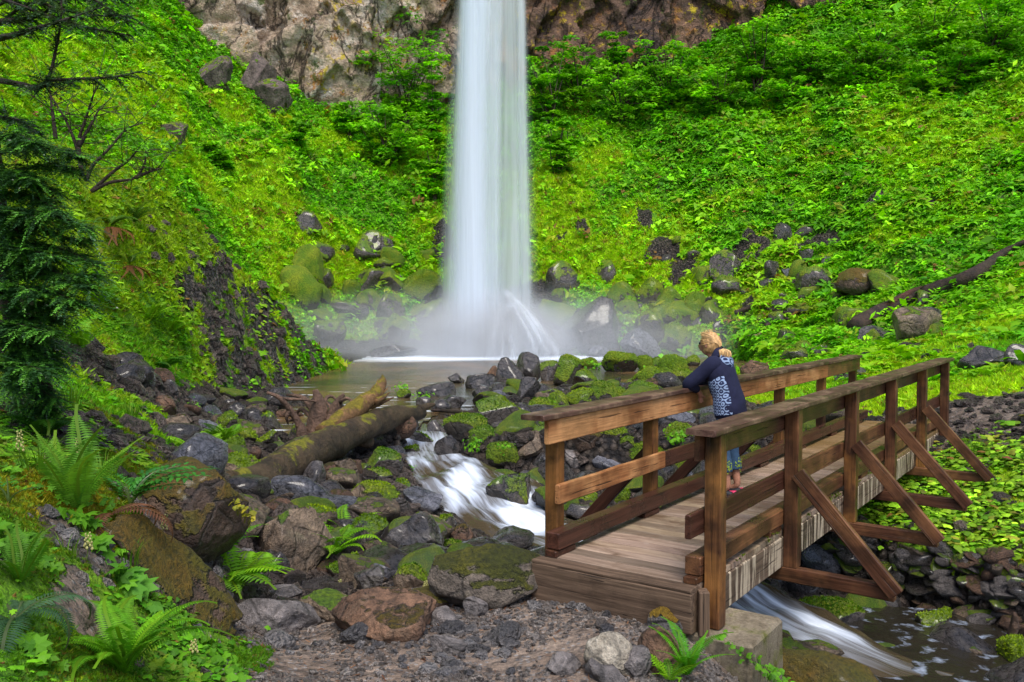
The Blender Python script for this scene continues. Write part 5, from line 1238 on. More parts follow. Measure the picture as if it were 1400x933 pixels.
def plants():
    # near left bank
    fern(170, 925, .55, 'large bright fern with arching fronds at the bottom left', ((.08,.28,.008),(.19,.46,.012)), 22, .75, .84, width=.145, pin=46)
    fern(108, 700, .62, 'tall pale green sword fern rising above the left bank', ((.09,.27,.02),(.22,.46,.03)), 12, .40, .98, width=.18, pin=40, Y=5.4)
    fern(18, 850, .40, 'dark bluish sword fern at the left edge of the picture', (BLUE1, BLUE2), 7, 1.3, .55, width=.24, pin=34, Y=3.5)
    fern(28, 800, .34, 'small green fern beside the bluish sword fern', (DEEP1, (.09,.26,.01)), 9, .4, .9, pin=30, Y=3.8)
    fern(322, 800, .62, 'lime green bracken patch in the hollow below the earthy boulder', (LIME1, LIME2), 20, .7, .6, width=.26, pin=22, Y=7.5)
    fern(300, 765, .5, 'lime fern climbing behind the lower rock of the left bank', ((.05,.22,.01),(.12,.36,.012)), 14, .6, .85, width=.24, pin=20, Y=7.9)
    fern(452, 765, .62, 'lime green fern between the huge sloping boulder and the dark rocks', (LIME1, LIME2), 20, .7, .8, width=.22, pin=22, Y=9.2)
    fern(470, 735, .5, 'yellow green fern spilling over the moss draped boulder', (LIME1, LIME2), 14, .7, .8, width=.22, pin=20, Y=9.6)
    fern(268, 628, .65, 'bright fern on the scree left of the maroon boulder', (LIME1, LIME2), 15, .6, .7, width=.22, pin=22)
    fern(306, 606, .6, 'bright fern on the scree behind the maroon boulder', (LIME1, LIME2), 13, .6, .75, width=.22, pin=20)
    fern(222, 508, .8, 'full dark green fern in the middle of the left hillside', ((.03,.15,.006),(.08,.28,.01)), 16, .7, .6, width=.20, pin=26)
    fern(176, 368, .75, 'shaggy sword fern with a rusty skirt of dead fronds on the mound', ((.04,.12,.01),(.10,.24,.02)), 24, 1.1, .8, old=.55, width=.15)
    fern(150, 312, .85, 'wide sword fern with brown dead fronds above the shaggy one', ((.04,.12,.01),(.10,.24,.02)), 26, 1.0, .7, old=.5, width=.15)
    fern(183, 305, .8, 'green fern on the ridge right of the wide brown one', ((.05,.14,.01),(.11,.26,.02)), 18, .8, .9, width=.15)
    fern(938, 925, .40, 'fresh green sword fern beside the concrete footing', ((.06,.26,.008),(.13,.42,.012)), 11, .55, .95, width=.17, pin=36, Y=5.45, seed=5)
    fern(915, 935, .25, 'tiny lime fern at the bottom by the reddish rock', (LIME1, LIME2), 9, .5, .8, pin=18, Y=5.3)
    fern(60, 600, .55, 'mid green fern drooping beside the dark conifer foot', (DEEP1, (.07, .22, .01)), 11, .9, .7, Y=6.2)
    fern(150, 705, .5, 'dried brown fern frond draped over the rusty outcrop', ((.16,.06,.03),(.26,.12,.07)), 5, 1.3, .4, width=.16, Y=5.3)
    fern(108, 480, .9, 'light fern on the bank under the conifer', (LIME1, (.16, .38, .01)), 13, .7, .7, Y=9.5)
    for k, (x, y) in enumerate([(78, 470), (140, 420), (110, 395), (205, 440), (235, 455)]):
        fern(x, y, .85, ['bright leafy fern beside the conifer skirt', 'lime fern in the hillside below the rusty fern', 'yellow green fern tucked by the conifer tips', 'small lime fern left of the full dark green one', 'lime fern right above the full dark green one'][k], (LIME1, LIME2), 12, .7, .7, width=.2, pin=18)
    stalk_plant(178, 700, .46, 'dark green plant with paired pointed leaves on the left bank', 11, 8, Y=6.0, seed=4)
    stalk_plant(205, 680, .40, 'glossy arching stems hanging over the earthy boulder', 11, 5, Y=6.3, seed=9)
    stalk_plant(12, 690, .22, 'small dark leaved plant at the left edge', 5, 3, Y=4.4, seed=12)
    G1, G2 = (.05, .17, .006), (.13, .34, .012)
    def pt(px, py, n, rad, size, lab, kind='round', a=G1, b=G2, h=.06, Y=None, **k):
        c = P(px, py, Y) if Y else hit(px, py); patch('leafy_plant' , lab, c, n, rad, size, a, b, kind, h, **k)
    pt(75, 668, 90, .32, .032, 'spread of pale round leaves below the tall sword fern', 'lobed')
    pt(125, 735, 26, .15, .058, 'pale lobed leaves above the bare soil of the left bank', 'lobed', h=.10)
    pt(30, 760, 40, .18, .045, 'light lobed leaves at the left edge under the rocks', 'lobed', h=.08)
    pt(192, 820, 9, .10, .085, 'big maple-like leaves in the middle of the left bank', 'lobed', h=.13, a=(.08,.26,.02), b=(.15,.40,.04))
    pt(160, 800, 7, .08, .06, 'two broad lobed leaves left of the maple-like ones', 'lobed', h=.1)
    pt(60, 905, 14, .09, .05, 'dark lobed leaves between the two bottom left ferns', 'lobed', h=.08)
    pt(262, 880, 90, .26, .026, 'low trailing round leaves along the path edge', 'round')
    pt(285, 925, 80, .25, .030, 'round bright leaves at the bottom beside the path', 'round')
    pt(240, 840, 60, .2, .022, 'small leaves above the trailing ones', 'round')
    pt(230, 925, 40, .2, .03, 'yellow green leaves right of the large bright fern', 'lobed', a=(.14,.26,.01), b=(.26,.42,.02))
    pt(330, 700, 28, .10, .022, 'yellowish leaves sprouting from the earthy boulder face', 'round', a=(.20,.24,.02), b=(.40,.34,.03), Y=6.3)
    pt(248, 690, 40, .14, .02, 'small fern-like leaves on the shaded side of the earthy boulder', 'oval', a=(.03,.12,.01), b=(.08,.2,.02), Y=6.5)
    pt(470, 810, 26, .09, .02, 'tiny upright sprouts between the pale slabs', 'oval', a=(.16,.30,.02), b=(.3,.42,.03), Y=7.6)
    pt(421, 852, 7, .05, .024, 'little green seedling beside the speckled slab', 'round')
    pt(372, 868, 8, .06, .02, 'two tiny seedlings in front of the speckled slab', 'round')
    pt(795, 808, 60, .26, .015, 'tiny clover along the left part of the bridge sill', 'round', h=.03)
    pt(850, 824, 50, .26, .013, 'sparse clover along the middle of the bridge sill', 'round', h=.025)
    pt(905, 905, 50, .16, .026, 'bright clover at the bottom beside the reddish rock', 'round')
    pt(865, 922, 8, .05, .03, 'lime leaf pair at the bottom by the whitish rock', 'round', a=(.25,.42,.02), b=(.35,.5,.03))
    pt(1045, 915, 120, .3, .02, 'bright clover on the slab by the concrete footing', 'round', Y=5.6)
    # sprigs on stones of the creek
    for (x, y, s, lab) in [(551, 530, 15, 'green sprig on the small mossy stone by the log splinter'), (579, 543, 17, 'round green sprig on a stone of the outlet'), (648, 606, 20, 'bright sprig on the slanting mossy rock'), (652, 577, 13, 'sprig on top of the long mossy boulder'),
        (736, 566, 24, 'bright leaf clump left of the rail end'), (757, 553, 20, 'leaf clump between moss boulders above the rail end'), (690, 612, 14, 'leaf flecks on the yellow mossed boulder'), (838, 586, 22, 'bright clump below the left top rail'), (926, 597, 26, 'bright bushy clump right of the second left post'), (940, 642, 20, 'bright clump behind the near right post'),
        (892, 508, 26, 'leaf trail among the mossy boulders left of the woman'), (815, 502, 20, 'leaf tuft on the low mossy stone of the skyline'), (905, 528, 24, 'leafy patch below the broad bright moss boulder'), (845, 560, 14, 'small leaves above the left rail'), (822, 689, 10, 'small sprig by the vivid moss stone'), (560, 640, 9, 'sprig on the black hump'), (1075, 538, 22, 'green clump behind the rail right of the woman'), (1150, 520, 26, 'green clump below the far left rail end'), (1108, 560, 22, 'leaf clump between the far left posts'), (1010, 640, 14, 'leaf clump behind the woman\'s calf'),
        (288, 568, 12, 'teal sprig on the bluish scree stone'), (262, 555, 14, 'lime sprig on the scree'), (1225, 523, 26, 'leafy clump beyond the right rail'), (1228, 462, 30, 'leafy clump by the dark small stone'), (1262, 455, 26, 'leafy clump in front of the large brown block'), (1330, 458, 30, 'rounded leaf clump on the right slope above the glistening boulder'), (1362, 462, 26, 'rounded leaf clump beside the right picture edge')]:
        h = hit(x, y + 3, water=True); Y = h[1] - .25; c = P(x, y, Y); pxm = Y / F; r = RNG; n = 46
        a = r.normal(size=(n, 3)) * np.array([s * .42, s * .3, s * .26]) * pxm; nn = a / (np.abs(a).max()) + r.normal(size=(n, 3)) * .3 + np.array([0, -.3, .7]); m = r.random(n)[:, None]
        mb = MB(); V, T, _ = leaf_tmpl('round', r); R = rot_frames(nn, r.uniform(0, 6.3, n)); S = s * .105 * pxm * r.uniform(.7, 1.3, n); W = np.einsum('nij,mj->nmi', R, V) * S[:, None, None] + a[:, None, :]
        mb.add(W.reshape(-1, 3), T=(T[None] + (np.arange(n) * len(V))[:, None, None]).reshape(-1, 3), c=np.repeat((np.array([.07, .26, .006]) * (1 - m) + np.array([.20, .50, .01]) * m), len(V), 0))
        o = mb.build('leafy_plant', LEAF, None, False); o.location = c; tag(o, lab, 'plant')
    for (x, y, L, n, lab, Y) in [(96, 560, .34, 60, 'long pale grass tuft under the conifer', 7.0), (178, 575, .32, 90, 'thick green grass tuft at the foot of the scree', 8.6), (55, 645, .26, 60, 'grassy blades below the dark conifer foot', 5.5), (175, 775, .16, 46, 'short grass tuft at the base of the rusty outcrop', None), (140, 655, .26, 40, 'broad grass blades beside the sword fern', 5.8),
        (90, 760, .15, 24, 'thin grass blades on the left soil', None), (262, 812, .13, 40, 'grass tuft at the lower end of the rusty outcrop', None), (285, 885, .12, 46, 'grass tuft on the path margin', None), (497, 868, .13, 50, 'grass tuft in front of the rusty triangular rock', None), (545, 862, .08, 24, 'small grass wisps by the triangular rock', None), (1330, 625, .3, 90, 'soft grass mound on the right bank', 11.4), (1270, 700, .22, 60, 'grass hanging over the right bank edge', 10.7), (1310, 780, .25, 40, 'pale hanging grass below the right bank edge', 9.9), (1215, 560, .25, 90, 'soft grass hump beyond the right rail', 17)]:
        grass_tuft(x, y, L, n, lab, Y=Y, rad=.12 if Y else .07)
    for (x, y, h, lab, Y) in [(25, 640, .22, 'cream flower spike left of the tall sword fern', 4.9), (105, 640, .20, 'cream flower spike against the tall sword fern', 5.2), (62, 660, .18, 'cream flower spikes above the pale round leaves', 4.9), (118, 770, .16, 'cream flower spike over the lobed leaves', None), (222, 740, .18, 'pale spike in front of the earthy boulder', 5.6), (262, 905, .12, 'flower spike among the trailing leaves', None), (294, 830, .12, 'flower spike at the foot of the rusty outcrop', None), (580, 812, .10, 'tiny pale spike behind the triangular rock', None), (463, 812, .12, 'pale spikes between the slabs', None)]:
        flower_spike(x, y, h, lab, Y)
plants()
# ------------------------------------------------------------------ ground cover (uncountable)
def cover():
    r = np.random.default_rng(77)
    def tmpl_leafy(k):
        q = np.random.default_rng(k); V, T = [], []
        for i in range(6):
            a = q.uniform(0, 6.28); d = np.array([math.cos(a), math.sin(a)]) * q.uniform(.1, .75); h = q.uniform(.2, .95); s = q.uniform(.30, .5); n = q.normal(size=2) * .35; b = q.uniform(0, 6.28); u = np.array([math.cos(b), math.sin(b)]); v = np.array([-u[1], u[0]])
            pts = [d - u * s, d + v * s * .5, d + u * s, d - v * s * .5]; o = len(V)
            for p in pts: V.append((p[0], p[1], h + (p - d) @ n - .12 * np.linalg.norm(p - d)))
            T += [(o, o + 1, o + 2), (o, o + 2, o + 3)]
        return np.array(V), np.array(T), None
    def tmpl_moss(k):
        q = np.random.default_rng(k + 50); V, T = [], []
        for i in range(9):
            a = q.uniform(0, 6.28); d = np.array([math.cos(a), math.sin(a), 0]) * q.uniform(0, .9); w_ = q.uniform(.12, .22); t = np.array([q.normal() * .35, q.normal() * .35, q.uniform(.35, .9)]); e = np.array([-math.sin(a * 3), math.cos(a * 3), 0]) * w_; o = len(V)
            V += [d - e, d + e, d + t]; T.append((o, o + 1, o + 2))
        return np.array(V), np.array(T), None
    def tmpl_fern(k):
        q = np.random.default_rng(k + 90); V, Q = [], []
        for i in range(7):
            a = i / 7 * 6.28 + q.uniform(-.3, .3); d = np.array([math.cos(a), math.sin(a), 0]); e = np.array([-d[1], d[0], 0]); l = q.uniform(.8, 1.2); o = len(V)
            for t, w_ in ((0, .04), (.4, .15), (.75, .11), (1, .01)): p = d * l * t * .95 + np.array([0, 0, 1]) * l * (1.0 * t - .85 * t * t); V += [p - e * w_, p + e * w_]
            Q += [(o, o + 1, o + 3, o + 2), (o + 2, o + 3, o + 5, o + 4), (o + 4, o + 5, o + 7, o + 6)]
        return np.array(V), None, np.array(Q)
    # triangle-free sampling: pick grid cells by area on screen and planting mask
    cell = np.linalg.norm(np.cross(np.stack([GX[:-1, 1:] - GX[:-1, :-1], GY[:-1, 1:] - GY[:-1, :-1], GZ[:-1, 1:] - GZ[:-1, :-1]], -1), np.stack([GX[1:, :-1] - GX[:-1, :-1], GY[1:, :-1] - GY[:-1, :-1], GZ[1:, :-1] - GZ[:-1, :-1]], -1)), axis=-1)
    cx, cy_, cz = GX[:-1, :-1], GY[:-1, :-1], GZ[:-1, :-1]; sx, sy = proj(np.stack([cx, cy_, cz], -1)); inside = (sx > -220) & (sx < 1640) & (sy > -140) & (sy < 1000)
    def pick(mask, N):
        w_ = (cell * mask * inside).ravel(); w_ = w_ / w_.sum(); k = r.choice(len(w_), N, p=w_); j, i = np.unravel_index(k, cx.shape); u, v = r.random(N), r.random(N)
        g = lambda A: A[j, i] * (1 - u) * (1 - v) + A[j, i + 1] * u * (1 - v) + A[j + 1, i] * (1 - u) * v + A[j + 1, i + 1] * u * v
        return np.stack([g(GX), g(GY), g(GZ)], 1), yel[j, i]
    far_ = (cy_ > 26); vgm = veg[:-1, :-1]; n1 = fbm(np.stack([cx * .35, cy_ * .35, cz * .35], -1), 4); n2 = fbm(np.stack([cx * .9 + 40, cy_ * .9, cz * .9], -1), 3)
    ymap = np.clip(yel[:-1, :-1] + .9 * n1, 0, 1); mound_ = MOUND[:-1, :-1]
    def go(name, label, mask, N, tm, size, c0, c1, yc0, yc1, var=.35, up=.6, mat=LEAF, lift=0.0):
        p, y_ = pick(mask, N); n = len(p); nn = gnormal(p[:, 0], p[:, 1]) * (1 - up) + np.array([0, 0, 1]) * up + r.normal(size=(n, 3)) * .18
        p[:, 2] += lift * r.uniform(.3, 1.1, n)
        s = size(p) * np.exp(r.normal(size=n) * .3); yy = np.clip(y_ + .7 * fbm(p * .35, 3) + .35 * fbm(p * 1.7, 2) + r.normal(size=n) * .1, 0, 1)[:, None]; yy = sstep(.12, .72, yy); m = r.random(n)[:, None]
        col = ((np.array(c0) * (1 - m) + np.array(c1) * m) * (1 - yy) + (np.array(yc0) * (1 - m) + np.array(yc1) * m) * yy) * np.exp(r.normal(size=n) * var * .6)[:, None]
        rust = (r.random(n) < .022)[:, None]; col = np.where(rust, np.array([.24, .13, .03]), col); dull = (r.random(n) < .10)[:, None]; col = np.where(dull, col * np.array([.9, .55, 1]) + np.array([.03, .01, .012]), col)
        o = instance(name, tm, p, rot_frames(nn, r.uniform(0, 6.28, n)), s, col, mat); tag(o, label, name.replace('_', ' '), kind='stuff')
    A0, A1, Y0, Y1 = (.05, .24, .002), (.19, .58, .004), (.24, .47, .003), (.48, .70, .005)
    TL = [tmpl_leafy(k) for k in range(6)]; TM = [tmpl_moss(k) for k in range(6)]; TF = [tmpl_fern(k) for k in range(5)]
    leafy = far_ * sstep(.35, .6, vgm) * sstep(.1, -.35, (ymap - .75) + .5 * n2) 
    go('leafy_ground_cover', 'dense bright green leafy undergrowth covering the slopes', leafy, 190000, TL, lambda p: .07 + .0017 * p[:, 1], A0, A1, (.14, .44, .003), (.30, .68, .005))
    go('moss_cover', 'yellow green moss and short herbs on the back slopes', far_ * sstep(.3, .6, vgm) * sstep(-.25, .35, (ymap - .45) + .5 * n2), 150000, TM, lambda p: .07 + .0018 * p[:, 1], (.11, .36, .003), (.25, .58, .004), Y0, Y1)
    go('slope_ferns', 'feathery green ferns and herbs of the right slope', sstep(.4, .7, vgm) * (cx > 8) * (cy_ > 17) * sstep(-.2, .2, n2 + .15), 15000, TF, lambda p: .24 + .003 * p[:, 1], (.05, .27, .002), (.18, .54, .004), (.15, .44, .003), (.34, .64, .006))
    go('tall_herbs', 'taller leafy clumps standing out of the undergrowth on the slopes', far_ * sstep(.4, .7, vgm) * sstep(-.05, .3, n2 + .4 * n1), 9000, TL, lambda p: .15 + .0036 * p[:, 1], (.07, .30, .002), (.22, .60, .004), (.16, .44, .003), (.36, .68, .005), var=.5, lift=.2)
    # nearer right slope and bank
    go('low_herbs', 'soft moss and small herbs around the far end of the footbridge', sstep(.4, .6, vgm) * (.25 + .75 * sstep(12, 13.5, cy_)) * (cy_ > 8) * (cy_ <= 28) * (cx > 2), 70000, TM, lambda p: .025 + .0028 * p[:, 1], (.09, .32, .003), (.22, .56, .005), Y0, Y1)
    go('bank_leaves', 'small round leaves covering the right bank beside the footbridge', (cx > 3.4) * (cy_ > 7.8) * (cy_ < 13.0) * sstep(.15, .5, vgm + .2) * (.12 + .88 * sstep(-1.35, -1.0, cz)) * (cz > -1.62) * sstep(-.25, .15, n2), 5200, [leaf_tmpl('round', r)], lambda p: .042 + 0 * p[:, 1], (.03, .15, .004), (.11, .36, .008), (.10, .28, .008), (.28, .46, .02), up=.5, lift=.11, var=.8)
    # left hill and mound
    go('hill_moss', 'moss and short grass on the near left hill and outcrop', (sstep(.45, .7, vgm)) * (cx < -2) * (cy_ > 8.5) * (cy_ <= 36), 90000, TM, lambda p: .035 + .0022 * p[:, 1], (.06, .22, .002), (.15, .40, .004), (.16, .32, .003), (.34, .52, .005))
    go('hill_leaves', 'scattered small leaves on the near left hill and outcrop', sstep(.4, .6, vgm) * (cx < -2) * (cy_ > 8.5) * (cy_ <= 34) * sstep(.0, .3, n2 + .1) + .5 * mound_ * sstep(.1, .3, n2 + .1), 12000, [leaf_tmpl('round', r)], lambda p: .028 + .0020 * p[:, 1], (.07, .30, .006), (.18, .54, .01), (.14, .36, .01), (.32, .56, .02), lift=.06)
    go('bank_moss', 'golden and green moss matting the near left bank', sstep(.1, -.15, n2 + .35 * fbm(np.stack([cx * 2, cy_ * 2, cz * 2], -1), 3)) * sstep(.35, .6, vgm) * (cx < -.8) * (cy_ > 2.4) * (cy_ <= 8.6), 42000, TM, lambda p: .010 + .0014 * p[:, 1], (.04, .14, .003), (.12, .30, .005), (.20, .17, .004), (.40, .30, .010))
    go('bank_herbs', 'small mixed leaves carpeting the near left bank', sstep(.35, .6, vgm) * (cx < -.8) * (cy_ > 2.4) * (cy_ <= 8.6) * sstep(-.15, .2, n2), 2300, [leaf_tmpl('round', r), leaf_tmpl('lobed', r)], lambda p: .014 + .0016 * p[:, 1], (.06, .24, .006), (.15, .42, .01), (.14, .32, .01), (.28, .46, .02), lift=.05)
cover()

# ------------------------------------------------------------------ shrubs at the cliff foot
def shrub(px, py, w_, h_, Y, label, seed, c0=(.08, .34, .002), c1=(.30, .70, .004), n=1500, group=None, leaf=.17):
    """several thin stems, leaves held in flattish layered sprays with gaps between them"""
    r = np.random.default_rng(seed); base = P(px, py + h_ * .5, Y); W = w_ / F * Y / 2; H = h_ / F * Y; e = empty('shrub', base); tag(e, label, 'shrub', group)
    mb = MB(); ends = []
    for k in range(7):
        a = r.uniform(0, 6.28); tip = np.array([math.cos(a) * W * r.uniform(.2, .85), math.sin(a) * W * .7 * r.uniform(.2, .9), H * r.uniform(.55, .98)]); S = spline(np.array([(0, 0, -.4), tip * np.array([.25, .25, .4]) + r.normal(size=3) * .12, tip]), 12)
        V, T, Q = tube(S, np.linspace(.07, .018, 12) * (W / 2.4) ** .5, 6); mb.add(V, T, Q, (.07, .05, .035)); ends += [S[5], S[8], S[11]]
        for j in range(2): t2 = S[7] + r.normal(size=3) * W * .3; V, T, Q = tube(np.array([S[6], (S[6] + t2) / 2 + .05, t2]), [.022, .016, .008], 5); mb.add(V, T, Q, (.07, .05, .035)); ends.append(t2)
    if 'shrub_bark' not in bpy.data.materials: tint_mat('shrub_bark', .8)
    mb.build('trunk', bpy.data.materials['shrub_bark'], e)
    # sprays
    ns = int(34 * max(1, W / 2)); P_, N_, C_ = [], [], []
    for k in range(ns):
        if k < len(ends): c = ends[k]
        else:
            d = r.normal(size=3); d /= np.linalg.norm(d); c = d * np.array([W, W * .7, H * .5]) * r.uniform(.35, 1.0) ** .5 + np.array([0, 0, H * .55])
        rad = W * r.uniform(.16, .34); m = int(n / ns * r.uniform(.6, 1.4)); a = r.uniform(0, 6.28, m); q = np.sqrt(r.random(m)) * rad; tone = r.uniform(.6, 1.2); mm = r.random()
        P_.append(c + np.stack([q * np.cos(a), q * np.sin(a) * .8, r.normal(size=m) * rad * .13 - .22 * q], 1)); N_.append(np.stack([r.normal(size=m) * .35, r.normal(size=m) * .35 - .25, np.ones(m)], 1)); C_.append(np.tile((np.array(c0) * (1 - mm) + np.array(c1) * mm) * tone, (m, 1)) * r.uniform(.8, 1.2, (m, 1)))
    Pp, Nn, Cc = np.concatenate(P_), np.concatenate(N_), np.concatenate(C_); tm = []
    V = np.array([(-1, 0, 0), (-.2, -.5, .1), (1, 0, -.15), (-.2, .5, .1), (0, -.9, -.1), (.4, 0, .05), (0, .9, -.1)]); tm = [(V, np.array([(0, 1, 2), (0, 2, 3), (4, 5, 6)]), None)]
    o = instance('crown', tm, Pp, rot_frames(Nn, r.uniform(0, 6.28, len(Pp))), np.full(len(Pp), leaf) * r.uniform(.7, 1.3, len(Pp)), Cc, LEAF, e)
SHRUBS = [((555, 105, 150, 150, 58.5), 'tall airy shrub left of the waterfall reaching up the cliff'), ((530, 190, 130, 90, 55), 'spreading shrub below the tall airy one left of the waterfall'), ((592, 150, 70, 130, 59), 'slim shrub brushing the left side of the waterfall'), ((595, 235, 70, 90, 53), 'dim shrub low beside the waterfall on its left'),
 ((752, 120, 80, 120, 60), 'shrub directly right of the waterfall'), ((790, 100, 110, 90, 60.5), 'low rounded shrub second from the waterfall on its right'), ((840, 80, 60, 80, 61.5), 'slender shrub standing before the orange rock'), ((850, 135, 120, 80, 58), 'wide bush below the slender shrub'), ((915, 105, 110, 100, 59.5), 'bright round bush in front of the dark cliff crack'),
 ((1035, 75, 120, 120, 59), 'layered shrub against the dark cliff right of centre'), ((985, 130, 100, 70, 57), 'low bush between the bright round one and the layered shrub'), ((1110, 90, 110, 60, 59), 'bush right of the layered shrub'), ((1190, 70, 130, 70, 58), 'large leafy shrub at the top right below the brown cliff'), ((1180, 95, 120, 60, 56.5), 'dark based bush under the large leafy shrub'), ((1270, 40, 130, 90, 57.5), 'leafy shrub second from the top right corner'), ((1355, 40, 150, 110, 55), 'leafy shrub filling the top right corner'), ((1300, 95, 140, 60, 53.5), 'low shrub under the top right ones'), ((1075, 130, 90, 50, 56), 'small shrub below the layered one'),
 ((480, 165, 70, 60, 57), 'small shrub right of the pebbly knobs'), ((405, 185, 60, 60, 53), 'slender sapling bush below the pebbly knobs'), ((760, 200, 70, 90, 55), 'bush low beside the waterfall on its right'), ((300, 215, 60, 40, 46), 'small bush on the left slope')]
for k, ((x, y, w_, h_, Y), lab) in enumerate(SHRUBS):
    hh = hit(min(max(x, -50), 1450), y + h_ * .42); Yb = hh[1] if 35 < hh[1] < 62 else Y
    shrub(x, y, w_, h_, Yb - .3, lab, 300 + k, n=int(900 + w_ * h_ * .11))

# ------------------------------------------------------------------ conifer at the left edge
def conifer():
    r = np.random.default_rng(8); e = empty('conifer', (-3.75, 6.0, 1.0)); tag(e, 'dark drooping conifer leaning in from the left edge', 'tree'); org = np.array(e.location)
    q = lambda x, y, Y: P(x, y, Y)
    T3([q(60, 540, 6.3), q(40, 490, 6.3), q(18, 430, 6.2), q(2, 330, 6.2), q(-15, 150, 6.3), q(-30, -60, 6.4), q(-40, -400, 6.6)], [.07, .065, .07, .065, .055, .045, .03], 10, BK_dark, 'trunk', e, 50, .25, 3)
    limbs = [[(-10,30,6.4),(30,27,6.3),(60,18,6.2),(95,-5,6.1)], [(-15,55,6.2),(20,48,6.0),(45,40,5.9),(80,30,5.8),(140,10,5.7)], [(-12,108,6.3),(30,116,6.1),(52,120,6.0),(66,108,5.9),(76,70,5.9),(84,20,5.9),(82,-30,5.9)], [(52,120,6.0),(68,111,5.9),(105,108,5.8),(150,106,5.7),(192,98,5.6)],
      [(0,210,6.3),(40,200,6.1),(80,205,5.9),(105,215,5.8)], [(0,250,6.2),(40,248,6.0),(75,262,5.8)], [(2,300,6.2),(45,290,6.0),(90,300,5.8),(118,312,5.7)], [(5,345,6.2),(50,335,6.0),(95,345,5.8),(125,360,5.7)], [(8,380,6.2),(50,375,5.9),(95,385,5.7),(122,392,5.6)], [(15,425,6.2),(50,420,6.0),(85,415,5.8)], [(30,470,6.3),(60,465,6.2),(62,490,6.1)], [(0,160,6.4),(25,165,6.3),(50,180,6.2)], [(-10,10,6.5),(40,-10,6.3),(110,-20,6.1),(170,0,5.9)], [(0,280,6.1),(25,320,5.9),(40,350,5.8)], [(-5,-30,6.3),(60,5,6.1),(120,20,5.9),(175,22,5.8)], [(20,520,6.4),(45,528,6.2),(75,545,6.1)], [(0,440,6.2),(30,460,6.0),(20,500,5.9)]]
    nl = len(limbs)
    for k in range(nl):
        if limbs[k][0][1] > 150 or k in (12, 14): limbs.append([(a + r.uniform(-12, 10), b_ + r.uniform(14, 30), c - r.uniform(-.2, .25)) for a, b_, c in limbs[k]])
    for k in range(7): y0 = 190 + k * 52; limbs.append([(-20, y0, 5.9), (20, y0 - 6, 5.75), (60 + r.uniform(-15, 15), y0 + 4, 5.6)])
    P_, D_, C_, S_ = [], [], [], []
    for k, L in enumerate(limbs):
        c = np.array([q(*p) for p in L]); S = spline(c, 30); V, T, Q = tube(S, np.linspace(.024 if k in (0, 1, 2) else .014, .004, 30), 6, .2, k); mesh_np('limb', V - org, [T, Q], BK_dark, e)
        low = L[0][1] > 180
        for j in range(3 if not low else 2, 30):
            for s in (-1, 1):
                for rep in range(3 if low else 2):
                    if r.random() < (.12 if low else .30): continue
                    tn = S[j] - S[j - 1]; tn /= np.linalg.norm(tn); sd_ = np.cross(tn, (0, 0, 1)); sd_ /= np.linalg.norm(sd_) + 1e-9
                    d = tn * r.uniform(.3, .9) + sd_ * s * r.uniform(.5, 1.1) + np.array([r.normal() * .3, r.normal() * .3, r.uniform(-.5, .35)]); d /= np.linalg.norm(d); l = r.uniform(.08, .24) * (1.1 if low else .9) * (1.1 - .4 * j / 30)
                    m = 15; t = np.linspace(.05, 1, m); tw = S[j] + d * (t * l)[:, None] - np.array([0, 0, 1]) * (r.uniform(.05, .4) * l * t ** 2)[:, None]; tone = r.uniform(.45, 1.5); new = r.random() < (.42 if low else .1)
                    base = np.array([.035, .105, .03]) if not new else np.array([.12, .34, .04])
                    if not low: base = np.array([.028, .075, .03]) if r.random() < .65 else np.array([.08, .14, .06])
                    sp = np.cross(d, (0, 0, 1)); sp /= np.linalg.norm(sp) + 1e-9
                    for ss in (-1, 1):
                        sub = 7 if low else 6; 
                        P_.append(tw); D_.append(np.tile(d * .75 + sp * ss * .8 + np.array([0, 0, -.12]), (m, 1)) + r.normal(size=(m, 3)) * .22); S_.append(l * r.uniform(.16, .34, m) * (1.15 - t)); C_.append(np.tile(base * tone, (m, 1)))
                    P_.append(tw[::2]); D_.append(np.tile(d, (len(tw[::2]), 1))); S_.append(np.full(len(tw[::2]), l * .12)); C_.append(np.tile(base * tone * .8, (len(tw[::2]), 1)))
    Pp, Dd, Ss, Cc = map(np.concatenate, (P_, D_, S_, C_)); Dd /= np.linalg.norm(Dd, axis=1)[:, None]; up = np.array([0, -.3, 1.0]) + r.normal(size=Dd.shape) * .25; y = np.cross(up, Dd); y /= np.linalg.norm(y, axis=1)[:, None]
    W = np.stack([Pp - y * .0022, Pp + Dd * Ss[:, None] * .5 - y * .0052, Pp + Dd * Ss[:, None], Pp + Dd * Ss[:, None] * .5 + y * .0052], 1).reshape(-1, 3)
    mesh_np('foliage', W - org, np.arange(len(W)).reshape(-1, 4), LEAF_GLOSS, e, False, np.repeat(Cc, 4, 0))
conifer()
